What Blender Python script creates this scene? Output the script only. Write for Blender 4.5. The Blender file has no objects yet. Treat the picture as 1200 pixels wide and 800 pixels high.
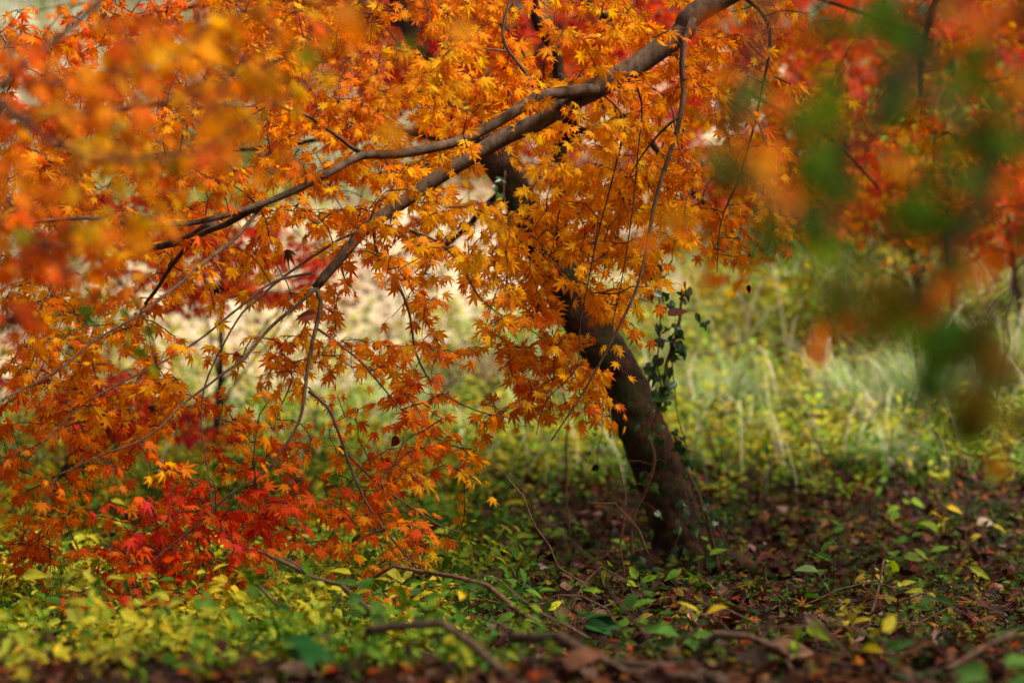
import bpy, math, random
import numpy as np
from mathutils import Vector
rng = np.random.default_rng(11)
random.seed(11)
R = math.radians
scene = bpy.context.scene
COL = scene.collection

# ------------------------------------------------------------------ camera, sky, sun, exposure
CAMZ = 0.62
FPX = 85.0 / 36.0 * 1200.0            # focal length in pixels of the 1200 px wide photograph
cam_d = bpy.data.cameras.new('camera')
cam = bpy.data.objects.new('camera', cam_d)
COL.objects.link(cam)
cam.location = (0, 0, CAMZ)
cam.rotation_euler = (R(90), 0, 0)
cam_d.lens = 85.0
cam_d.sensor_width = 36.0
cam_d.clip_end = 500
cam_d.dof.use_dof = True
cam_d.dof.focus_distance = 5.05
cam_d.dof.aperture_fstop = 2.8
scene.camera = cam

SUN_EL, SUN_AZ = 54.0, 115.0           # azimuth measured from +Y towards +X
world = bpy.data.worlds.new('World')
scene.world = world
world.use_nodes = True
wn = world.node_tree.nodes
wl = world.node_tree.links
wn.clear()
sky = wn.new('ShaderNodeTexSky')
sky.sky_type = 'NISHITA'
sky.sun_disc = False
sky.sun_elevation = R(SUN_EL)
sky.sun_rotation = R(SUN_AZ)
sky.air_density = 1.0
sky.dust_density = 6.0
sky.ozone_density = 0.3
hs = wn.new('ShaderNodeHueSaturation')
hs.inputs['Saturation'].default_value = 0.35
bg = wn.new('ShaderNodeBackground')
bg.inputs['Strength'].default_value = 0.07
wo = wn.new('ShaderNodeOutputWorld')
wl.new(sky.outputs[0], hs.inputs['Color'])
wl.new(hs.outputs[0], bg.inputs[0])
wl.new(bg.outputs[0], wo.inputs[0])

sl = bpy.data.lights.new('sun', 'SUN')
sl.energy = 4.5
sl.angle = R(10)
sl.color = (1.0, 0.94, 0.84)
so = bpy.data.objects.new('sun', sl)
COL.objects.link(so)
sd = Vector((math.sin(R(SUN_AZ)) * math.cos(R(SUN_EL)), math.cos(R(SUN_AZ)) * math.cos(R(SUN_EL)), math.sin(R(SUN_EL))))
so.rotation_euler = (-sd).to_track_quat('-Z', 'Y').to_euler()

scene.view_settings.view_transform = 'Standard'
scene.view_settings.look = 'None'
scene.view_settings.gamma = 1
scene.view_settings.exposure = 1.0
scene.render.engine = 'CYCLES'
cy = scene.cycles
cy.use_denoising = True
cy.max_bounces = 14
cy.diffuse_bounces = 9
cy.glossy_bounces = 2
cy.transmission_bounces = 9
cy.transparent_max_bounces = 4
cy.sample_clamp_indirect = 6

# ------------------------------------------------------------------ helpers
def P(px, py, d):
    return np.array([(px - 600.0) / FPX * d, d, CAMZ - (py - 400.0) / FPX * d])

def PX(pts):
    pts = np.asarray(pts)
    d = pts[..., 1]
    return 600 + pts[..., 0] / d * FPX, 400 - (pts[..., 2] - CAMZ) / d * FPX

def tag(o, label=None, cat=None, group=None, kind=None):
    if label: o['label'] = label
    if cat: o['category'] = cat
    if group: o['group'] = group
    if kind: o['kind'] = kind
    return o

def empty(name, loc, label, cat, group=None):
    o = bpy.data.objects.new(name, None)
    o.empty_display_size = 0.1
    COL.objects.link(o)
    o.location = Vector([float(v) for v in loc])
    return tag(o, label, cat, group)

def link_mesh(name, v, polys, mat, parent=None, col=None, smooth=False):
    """v (N,3); polys: list of arrays (M,k) with one k each; col (N,3)"""
    me = bpy.data.meshes.new(name)
    polys = [np.asarray(p, dtype=np.int32) for p in polys if len(p)]
    nl = sum(p.size for p in polys)
    npol = sum(len(p) for p in polys)
    me.vertices.add(len(v))
    off = np.zeros(3)
    if parent is not None:
        q = parent
        while q is not None:
            off = off + np.array(q.location)
            q = q.parent
    me.vertices.foreach_set('co', (np.asarray(v, dtype=np.float64) - off).astype(np.float32).ravel())
    me.loops.add(nl)
    me.loops.foreach_set('vertex_index', np.concatenate([p.ravel() for p in polys]))
    me.polygons.add(npol)
    tot = np.concatenate([np.full(len(p), p.shape[1], dtype=np.int32) for p in polys])
    st = np.concatenate([[0], np.cumsum(tot)[:-1]]).astype(np.int32)
    me.polygons.foreach_set('loop_start', st)
    me.polygons.foreach_set('use_smooth', np.full(npol, smooth, dtype=bool))
    me.update(calc_edges=True)
    me.validate()
    if col is not None:
        a = me.color_attributes.new('Col', 'FLOAT_COLOR', 'POINT')
        c4 = np.ones((len(v), 4), dtype=np.float32)
        c4[:, :3] = col
        a.data.foreach_set('color', c4.ravel())
    me.materials.append(mat)
    o = bpy.data.objects.new(name, me)
    COL.objects.link(o)
    if parent is not None:
        o.parent = parent
    return o

class Bag:
    """collects geometry that becomes ONE mesh"""
    def __init__(self):
        self.v, self.q, self.t, self.c, self.n = [], [], [], [], 0
    def add(self, v, quads=None, tris=None, col=None):
        v = np.asarray(v, dtype=np.float64)
        if quads is not None and len(quads): self.q.append(np.asarray(quads) + self.n)
        if tris is not None and len(tris): self.t.append(np.asarray(tris) + self.n)
        self.v.append(v)
        self.c.append(np.broadcast_to(np.asarray(col if col is not None else (1, 1, 1), dtype=np.float64), v.shape))
        self.n += len(v)
    def build(self, name, mat, parent=None, smooth=False):
        if not self.n: return None
        polys = []
        if self.q: polys.append(np.concatenate(self.q))
        if self.t: polys.append(np.concatenate(self.t))
        return link_mesh(name, np.concatenate(self.v), polys, mat, parent, np.concatenate(self.c), smooth)

def norm(a):
    return a / (np.linalg.norm(a, axis=-1, keepdims=True) + 1e-9)

def resample(pts, step):
    pts = np.asarray(pts, dtype=np.float64)
    # Catmull-Rom
    p = np.vstack([2 * pts[0] - pts[1], pts, 2 * pts[-1] - pts[-2]])
    out = []
    for i in range(1, len(p) - 2):
        n = max(1, int(np.linalg.norm(p[i + 1] - p[i]) / step))
        t = np.linspace(0, 1, n, endpoint=False)[:, None]
        out.append(0.5 * (2 * p[i] + (p[i + 1] - p[i - 1]) * t + (2 * p[i - 1] - 5 * p[i] + 4 * p[i + 1] - p[i + 2]) * t ** 2
                          + (3 * p[i] - p[i - 1] - 3 * p[i + 1] + p[i + 2]) * t ** 3))
    out.append(p[-2][None])
    return np.concatenate(out)

def interp_r(pts, radii, path):
    """radii at control pts -> radii along path"""
    def cum(a): return np.concatenate([[0], np.cumsum(np.linalg.norm(np.diff(a, axis=0), axis=1))])
    cp = cum(np.asarray(pts)); cq = cum(path)
    return np.interp(cq / cq[-1], cp / cp[-1], radii)

def tube(path, rad, sides=6, bump=0.0, seed=0, cap=True):
    path = np.asarray(path, dtype=np.float64)
    n = len(path)
    rad = np.broadcast_to(np.asarray(rad, dtype=np.float64), (n,))
    t = norm(np.gradient(path, axis=0))
    u = np.zeros((n, 3))
    a = np.array([0.3, 0.2, 0.93]) if abs(t[0, 2]) < 0.9 else np.array([1.0, 0.1, 0])
    for i in range(n):
        a = a - t[i] * a.dot(t[i])
        a = a / (np.linalg.norm(a) + 1e-9)
        u[i] = a
    w = np.cross(t, u)
    th = np.arange(sides) / sides * 2 * np.pi
    rr = np.repeat(rad[:, None], sides, 1)
    if bump:
        g = np.random.default_rng(seed)
        s = np.arange(n)[:, None] / n * 30
        k = np.zeros((n, sides))
        for f, m, amp in ((0.35, 1, 1), (0.8, 2, .7), (1.7, 3, .5), (3.1, 5, .35), (5.5, 7, .25)):
            k += amp * np.sin(s * f + g.uniform(0, 6)) * np.sin(m * th[None] + g.uniform(0, 6) + s * .1)
        rr = rr * (1 + bump * k)
    v = path[:, None] + rr[..., None] * (np.cos(th)[None, :, None] * u[:, None] + np.sin(th)[None, :, None] * w[:, None])
    idx = np.arange(n * sides).reshape(n, sides)
    nx = np.roll(idx, -1, axis=1)
    q = np.stack([idx[:-1], nx[:-1], nx[1:], idx[1:]], -1).reshape(-1, 4)
    v = v.reshape(-1, 3)
    tris = None
    if cap:
        v = np.vstack([v, path[:1], path[-1:]])
        a0 = n * sides
        tris = np.vstack([np.stack([np.full(sides, a0), nx[0], idx[0]], -1), np.stack([np.full(sides, a0 + 1), idx[-1], nx[-1]], -1)])
    return v, q, tris

def wiggle(path, amp, g=rng):
    n = len(path)
    o = np.zeros((n, 3))
    for f in (1.5, 3.3, 6.1):
        o += np.sin(np.linspace(0, f * 3.1, n)[:, None] + g.uniform(0, 6, 3)) * g.uniform(.3, 1, 3) / f
    w = np.minimum(1, np.minimum(np.arange(n), np.arange(n)[::-1]) / 4.0)[:, None]
    return path + amp * o * w

# ------------------------------------------------------------------ materials
def new_mat(name):
    m = bpy.data.materials.new(name)
    m.use_nodes = True
    m.node_tree.nodes.clear()
    return m, m.node_tree.nodes, m.node_tree.links

def leaf_mat(name, transl=0.45, rough=0.5, spec=0.35, noise=0.35, nscale=90.0, tsat=1.1, tval=1.15):
    m, n, l = new_mat(name)
    at = n.new('ShaderNodeAttribute'); at.attribute_name = 'Col'
    tc = n.new('ShaderNodeTexCoord')
    nz = n.new('ShaderNodeTexNoise'); nz.inputs['Scale'].default_value = nscale; nz.inputs['Detail'].default_value = 3
    l.new(tc.outputs['Object'], nz.inputs['Vector'])
    mr = n.new('ShaderNodeMapRange')
    mr.inputs['From Min'].default_value = .25; mr.inputs['From Max'].default_value = .75
    mr.inputs['To Min'].default_value = 1 - noise; mr.inputs['To Max'].default_value = 1 + noise * .6
    l.new(nz.outputs['Fac'], mr.inputs['Value'])
    hv = n.new('ShaderNodeHueSaturation')
    l.new(at.outputs['Color'], hv.inputs['Color']); l.new(mr.outputs[0], hv.inputs['Value'])
    p = n.new('ShaderNodeBsdfPrincipled')
    p.inputs['Roughness'].default_value = rough
    p.inputs['Specular IOR Level'].default_value = spec
    l.new(hv.outputs[0], p.inputs['Base Color'])
    out = n.new('ShaderNodeOutputMaterial')
    if transl > 0:
        h2 = n.new('ShaderNodeHueSaturation'); h2.inputs['Saturation'].default_value = tsat; h2.inputs['Value'].default_value = tval
        l.new(hv.outputs[0], h2.inputs['Color'])
        tr = n.new('ShaderNodeBsdfTranslucent'); l.new(h2.outputs[0], tr.inputs['Color'])
        mx = n.new('ShaderNodeMixShader'); mx.inputs[0].default_value = transl
        l.new(p.outputs[0], mx.inputs[1]); l.new(tr.outputs[0], mx.inputs[2])
        l.new(mx.outputs[0], out.inputs[0])
    else:
        l.new(p.outputs[0], out.inputs[0])
    return m

def bark_mat(name, c1, c2, scale=40.0, bump=0.6, stretch=0.25, moss=None, rough=.85):
    m, n, l = new_mat(name)
    tc = n.new('ShaderNodeTexCoord')
    mp = n.new('ShaderNodeMapping'); mp.inputs['Scale'].default_value = (1, 1, stretch)
    l.new(tc.outputs['Object'], mp.inputs['Vector'])
    nz = n.new('ShaderNodeTexNoise'); nz.inputs['Scale'].default_value = scale; nz.inputs['Detail'].default_value = 6; nz.inputs['Roughness'].default_value = .65
    l.new(mp.outputs[0], nz.inputs['Vector'])
    cr = n.new('ShaderNodeValToRGB')
    cr.color_ramp.elements[0].position = .32; cr.color_ramp.elements[0].color = (*c1, 1)
    cr.color_ramp.elements[1].position = .68; cr.color_ramp.elements[1].color = (*c2, 1)
    l.new(nz.outputs['Fac'], cr.inputs[0])
    colr = cr.outputs[0]
    if moss:
        n2 = n.new('ShaderNodeTexNoise'); n2.inputs['Scale'].default_value = 9; n2.inputs['Detail'].default_value = 7
        l.new(tc.outputs['Object'], n2.inputs['Vector'])
        r2 = n.new('ShaderNodeValToRGB'); r2.color_ramp.elements[0].position = .5; r2.color_ramp.elements[1].position = .66
        l.new(n2.outputs['Fac'], r2.inputs[0])
        mx = n.new('ShaderNodeMix'); mx.data_type = 'RGBA'
        l.new(r2.outputs[0], mx.inputs[0]); l.new(colr, mx.inputs[6]); mx.inputs[7].default_value = (*moss, 1)
        colr = mx.outputs[2]
    if moss:
        n3 = n.new('ShaderNodeTexNoise'); n3.inputs['Scale'].default_value = 16; n3.inputs['Detail'].default_value = 8; n3.inputs['Roughness'].default_value = .7
        l.new(tc.outputs['Object'], n3.inputs['Vector'])
        r3 = n.new('ShaderNodeValToRGB'); r3.color_ramp.elements[0].position = .48; r3.color_ramp.elements[1].position = .7
        l.new(n3.outputs['Fac'], r3.inputs[0])
        m3 = n.new('ShaderNodeMix'); m3.data_type = 'RGBA'  # warm brown highlights painted into the bark as patches, besides the moss
        l.new(r3.outputs[0], m3.inputs[0]); l.new(colr, m3.inputs[6]); m3.inputs[7].default_value = (.095, .042, .017, 1)
        colr = m3.outputs[2]
    p = n.new('ShaderNodeBsdfPrincipled'); p.inputs['Roughness'].default_value = rough; p.inputs['Specular IOR Level'].default_value = .15
    l.new(colr, p.inputs['Base Color'])
    bp = n.new('ShaderNodeBump'); bp.inputs['Strength'].default_value = bump; bp.inputs['Distance'].default_value = .014 if moss else .006
    l.new(nz.outputs['Fac'], bp.inputs['Height']); l.new(bp.outputs[0], p.inputs['Normal'])
    out = n.new('ShaderNodeOutputMaterial'); l.new(p.outputs[0], out.inputs[0])
    return m

def soil_mat(name, cols, scale=14.0):
    m, n, l = new_mat(name)
    tc = n.new('ShaderNodeTexCoord')
    nz = n.new('ShaderNodeTexNoise'); nz.inputs['Scale'].default_value = scale; nz.inputs['Detail'].default_value = 8; nz.inputs['Roughness'].default_value = .7
    l.new(tc.outputs['Object'], nz.inputs['Vector'])
    cr = n.new('ShaderNodeValToRGB')
    e = cr.color_ramp.elements
    e[0].position = .3; e[0].color = (*cols[0], 1)
    e[1].position = .7; e[1].color = (*cols[-1], 1)
    for i, c in enumerate(cols[1:-1]):
        k = e.new(.3 + .4 * (i + 1) / (len(cols) - 1)); k.color = (*c, 1)
    l.new(nz.outputs['Fac'], cr.inputs[0])
    p = n.new('ShaderNodeBsdfPrincipled'); p.inputs['Roughness'].default_value = .95; p.inputs['Specular IOR Level'].default_value = .15
    l.new(cr.outputs[0], p.inputs['Base Color'])
    bp = n.new('ShaderNodeBump'); bp.inputs['Strength'].default_value = .7; bp.inputs['Distance'].default_value = .03
    l.new(nz.outputs['Fac'], bp.inputs['Height']); l.new(bp.outputs[0], p.inputs['Normal'])
    out = n.new('ShaderNodeOutputMaterial'); l.new(p.outputs[0], out.inputs[0])
    return m

M_MAPLE = leaf_mat('maple_leaf', .58, .6, .05, .2, 60, 1.05, 1.25)
M_FAR = leaf_mat('far_leaf', .5, .6, .1, .2, 30)
M_GREEN = leaf_mat('green_leaf', .35, .6, .1, .3, 70)
M_IVY = leaf_mat('ivy_leaf', .2, .38, .45, .3, 90)
M_DRY = leaf_mat('dry_leaf', .12, .7, .12, .5, 60)
M_GRASS = leaf_mat('grass_blade', .3, .6, .12, .2, 20)
M_TRUNK = bark_mat('old_bark', (.005, .0025, .0015), (.034, .015, .007), 45, 1.0, .35, (.022, .028, .006))
M_BOUGH = bark_mat('smooth_bark', (.03, .018, .010), (.12, .076, .045), 60, .5, .5)
M_TWIG = bark_mat('twig_bark', (.02, .010, .006), (.07, .035, .02), 90, .3, .5)
M_STICK = bark_mat('dead_wood', (.03, .017, .01), (.15, .09, .055), 70, .6, .4)
M_STEM = bark_mat('vine_stem', (.05, .022, .012), (.17, .085, .045), 120, .5, .5)
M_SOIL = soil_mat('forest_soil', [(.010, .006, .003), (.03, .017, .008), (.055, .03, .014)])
M_PATH = soil_mat('bare_bank', [(.22, .12, .09), (.56, .42, .28), (.70, .55, .38)], 11)

# ------------------------------------------------------------------ leaf templates: (verts, tris, tipness)
def maple_template(full=True, lobes=7):
    angs = [0, 36, -36, 74, -74, 122, -122][:lobes]
    lens = [1.0, .93, .93, .72, .72, .38, .38][:lobes]
    order = np.argsort(angs)
    angs = [angs[i] for i in order]; lens = [lens[i] for i in order]
    V = [(0, 0, 0)]; T = []; tip = [0.0]
    def add(r, a, z, tp):
        V.append((r * math.cos(R(a)), r * math.sin(R(a)), z)); tip.append(tp); return len(V) - 1
    notch = [add(.10, angs[0] - 40, 0, .1)]
    for i in range(len(angs) - 1):
        notch.append(add(.42 * min(lens[i], lens[i + 1]) + .03, (angs[i] + angs[i + 1]) / 2, -.015, .2))
    notch.append(add(.10, angs[-1] + 40, 0, .1))
    for i, (a, L) in enumerate(zip(angs, lens)):
        if full:
            s1 = add(L * .62, a - 10.5, -.02, .5); s2 = add(L * .62, a + 10.5, -.02, .5)
            rb = add(L * .55, a, .035, .35); tp = add(L, a, -.06, 1)
            n1, n2 = notch[i], notch[i + 1]
            T += [(0, n1, rb), (n1, s1, rb), (s1, tp, rb), (rb, tp, s2), (rb, s2, n2), (0, rb, n2)]
        else:
            tp = add(L, a, -.05, 1); mid1 = add(L * .58, a - 10, 0, .5); mid2 = add(L * .58, a + 10, 0, .5)
            n1, n2 = notch[i], notch[i + 1]
            T += [(0, n1, mid1), (0, mid1, mid2), (mid1, tp, mid2), (0, mid2, n2)]
    V = np.array(V); T = np.array(T); tip = np.array(tip)
    V[:, 0] += .0
    return V, T, tip

def ovate_template(w=.3, n=4, heart=0.0, fold=.12):
    V = []; tip = []; T = []
    for i in range(n + 1):
        t = i / n
        hw = w * (math.sin(math.pi * min(1, t ** .75 * .93 + .07)) ** .9) if 0 < t < 1 else (0.02 if t == 0 else .0)
        x = t - (heart * (1 - t) ** 4 if 0 else 0)
        for s in (-1, 0, 1):
            xx = x - (heart * abs(s) if i == 1 else 0)
            V.append((xx, s * hw, -.0 if s == 0 else fold * hw * 2)); tip.append(t)
    for i in range(n):
        a = i * 3
        for s in (0, 1):
            T += [(a + s, a + s + 3, a + s + 4), (a + s, a + s + 4, a + s + 1)]
    V = np.array(V)
    V[:, 2] -= .18 * V[:, 0] ** 2
    return V, np.array(T), np.array(tip)

MAPLE = maple_template(True)
MAPLE5 = maple_template(False, 5)
OVATE = ovate_template(.27)
OVATE_S = ovate_template(.26, 2)
IVY = (np.array([(0, 0, 0), (-.22, .22, .03), (-.05, .46, .0), (.38, .40, -.02), (.45, .17, .02), (1, 0, -.12), (.45, -.17, .02), (.38, -.40, -.02), (-.05, -.46, .0), (-.22, -.22, .03), (.45, 0, .07)], dtype=float),
       np.array([(0, 10, 1), (1, 10, 2), (2, 10, 3), (3, 10, 4), (4, 10, 5), (5, 10, 6), (6, 10, 7), (7, 10, 8), (8, 10, 9), (9, 10, 0)])[:, ::-1],
       np.array([0, .2, .5, .6, .4, 1, .4, .6, .5, .2, .3]))

def leaves(bag, tmpl, pos, fwd, nrm, size, col, curl=None, tipcol=None, width=None, fold=None):
    """pos,fwd,nrm,col (N,3); size (N)"""
    V, T, tip = tmpl
    N = len(pos)
    if N == 0: return
    pos = np.asarray(pos); size = np.broadcast_to(size, (N,))
    fwd = norm(np.asarray(fwd)); nrm = np.asarray(nrm)
    side = norm(np.cross(nrm, fwd)); up = np.cross(fwd, side)
    curl = np.zeros(N) if curl is None else np.broadcast_to(curl, (N,))
    width = np.ones(N) if width is None else np.broadcast_to(width, (N,))
    r2 = V[:, 0] ** 2 + V[:, 1] ** 2
    X = V[None, :, 0]; Y = V[None, :, 1] * width[:, None]
    Z = V[None, :, 2] - curl[:, None] * r2[None] + (fold[:, None] * np.abs(V[None, :, 1]) if fold is not None else 0)
    p = pos[:, None] + size[:, None, None] * (X[..., None] * fwd[:, None] + Y[..., None] * side[:, None] + Z[..., None] * up[:, None])
    c = np.repeat(np.asarray(col)[:, None, :], len(V), 1)
    if tipcol is not None:
        c = c + (np.asarray(tipcol)[:, None, :] - c) * (tip[None, :, None] ** 1.5)
    tris = (T[None] + (np.arange(N) * len(V))[:, None, None]).reshape(-1, 3)
    bag.add(p.reshape(-1, 3), None, tris, np.clip(c.reshape(-1, 3), 0, 1))

PAL = {'y': [(.86, .48, .008), (.83, .41, .007), (.84, .52, .010), (.78, .46, .014), (.82, .36, .007)],
       'o': [(.74, .24, .008), (.72, .19, .008), (.70, .28, .010), (.70, .15, .008), (.76, .31, .010)],
       'd': [(.70, .13, .008), (.66, .10, .008), (.70, .18, .008), (.56, .08, .010), (.68, .21, .008)],
       'r': [(.76, .07, .010), (.72, .045, .012), (.76, .10, .010), (.62, .03, .016), (.76, .14, .010)],
       'c': [(.52, .015, .03), (.60, .03, .04), (.44, .010, .02), (.60, .05, .02)],
       'g': [(.05, .12, .008), (.035, .09, .008), (.085, .14, .010), (.06, .12, .008)],
       'l': [(.30, .30, .02), (.22, .27, .02), (.38, .32, .02)],
       'k': [(.12, .11, .008), (.16, .11, .008), (.09, .10, .008), (.20, .10, .008)],
       'b': [(.10, .03, .015), (.16, .05, .02), (.07, .02, .012)]}
PAL['p'] = [(.62, .62, .45), (.55, .58, .36), (.66, .64, .52), (.48, .52, .24)]
PAL = {k: np.array(v) for k, v in PAL.items()}
def pick(codes, g=rng):
    out = np.zeros((len(codes), 3))
    for k in set(codes):
        m = np.array([c == k for c in codes])
        pal = PAL[k]
        out[m] = pal[g.integers(0, len(pal), m.sum())] * g.uniform(.82, 1.14, (m.sum(), 1))
    return out

# ------------------------------------------------------------------ ground
GY = np.array([-12, 0, 2.4, 3.25, 3.95, 4.8, 6.1, 7.3, 8.6, 10.0, 12.0, 14.0, 18.0, 26.0, 60.0, 150])
GZ = np.array([.1, .10, .13, .145, .083, .03, .02, .10, .26, .60, 1.18, 1.75, 2.9, 5.2, 13.0, 15.0])
def hsh(x, y):
    return (np.sin(x * 1.7 + 1.3) * np.cos(y * 1.3 - .6) * .5 + np.sin(x * 3.9 + y * 2.7) * .25 + np.sin(x * 7.3 - y * 6.1 + 2) * .12)
def G(x, y):
    x = np.asarray(x, dtype=float); y = np.asarray(y, dtype=float)
    z = np.interp(y, GY, GZ)
    z = z + .025 * hsh(x, y) * np.clip(y / 6, .5, 3)
    z = z + .012 * np.exp(-((x - .43) ** 2 + (y - 6.1) ** 2) / .1)       # root mound
    return z
def grid_sheet(name, x0, x1, ys, nx, mat, lift=0.0):
    xs = np.linspace(0, 1, nx)
    XX, YY = np.meshgrid(xs, ys)
    half = np.interp(YY, [-12, 0, 5, 20, 150], [10, 6, 6, 18, 140])
    XX = (XX * (x1 - x0) + x0) * half
    v = np.stack([XX, YY, G(XX, YY) + lift], -1).reshape(-1, 3)
    idx = np.arange(len(v)).reshape(len(ys), nx)
    q = np.stack([idx[:-1, :-1], idx[:-1, 1:], idx[1:, 1:], idx[1:, :-1]], -1).reshape(-1, 4)
    return link_mesh(name, v, [q], mat, None, None, True)
ys = np.concatenate([np.linspace(-12, 2, 15), np.linspace(2.1, 14, 120), np.linspace(14.3, 30, 50), np.linspace(32, 150, 30)])
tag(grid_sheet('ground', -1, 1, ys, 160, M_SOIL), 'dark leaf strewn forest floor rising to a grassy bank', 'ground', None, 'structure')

# pale bare track on the bank, behind the leaves at left
def ribbon(name, cx, cy, half_w, mat, lift):
    cl = resample(np.stack([cx, cy, np.zeros(len(cx))], -1), .25)
    t = norm(np.gradient(cl, axis=0)); s = np.stack([-t[:, 1], t[:, 0], np.zeros(len(t))], -1)
    k = np.linspace(-1, 1, 13)
    wob = half_w * (1 + .12 * np.sin(np.arange(len(cl)) * .9) + .08 * np.sin(np.arange(len(cl)) * 2.3))
    v = cl[:, None] + k[None, :, None] * wob[:, None, None] * s[:, None]
    v[..., 2] = G(v[..., 0], v[..., 1]) + lift
    idx = np.arange(v.shape[0] * 13).reshape(v.shape[0], 13)
    q = np.stack([idx[:-1, :-1], idx[:-1, 1:], idx[1:, 1:], idx[1:, :-1]], -1).reshape(-1, 4)[:, ::-1]
    return link_mesh(name, v.reshape(-1, 3), [q], mat, None, None, True)
PCX, PCY = np.array([-9, -5, -2.4, -1.2, -.35, .3, 1.6]), np.array([9.5, 9.6, 9.9, 10.4, 11.4, 13.0, 17])
PCL = resample(np.stack([PCX, PCY, np.zeros(7)], -1), .1)[:, :2]
def on_path(x, y):
    out = np.zeros(len(x), dtype=bool)
    for k in range(0, len(x), 4000):
        d = np.sqrt(((np.stack([x[k:k + 4000], y[k:k + 4000]], -1)[:, None] - PCL[None]) ** 2).sum(-1)).min(1)
        out[k:k + 4000] = d < .92 * (1 + .25 * np.sin(x[k:k + 4000] * 5) * np.sin(y[k:k + 4000] * 6.3) + .15 * np.sin(x[k:k + 4000] * 13 + y[k:k + 4000] * 9))
    return out
tag(ribbon('path', PCX, PCY, 1.15, M_PATH, .03),
    'pale sunlit earth path strewn with leaves on the bank', 'path', None, 'structure')

# ------------------------------------------------------------------ trees
def branch(name, pts, radii, parent, mat, sides=10, step=.03, bump=.05, wig=.004, seed=1, label=None):
    pts = np.asarray(pts); path = resample(pts, step)
    path = wiggle(path, wig, np.random.default_rng(seed))
    rad = interp_r(pts, radii, path)
    b = Bag(); v, q, t = tube(path, rad, sides, bump, seed)
    b.add(v, q, t)
    o = b.build(name, mat, parent, True)
    if label: o['label'] = label
    return o, path, rad

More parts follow.
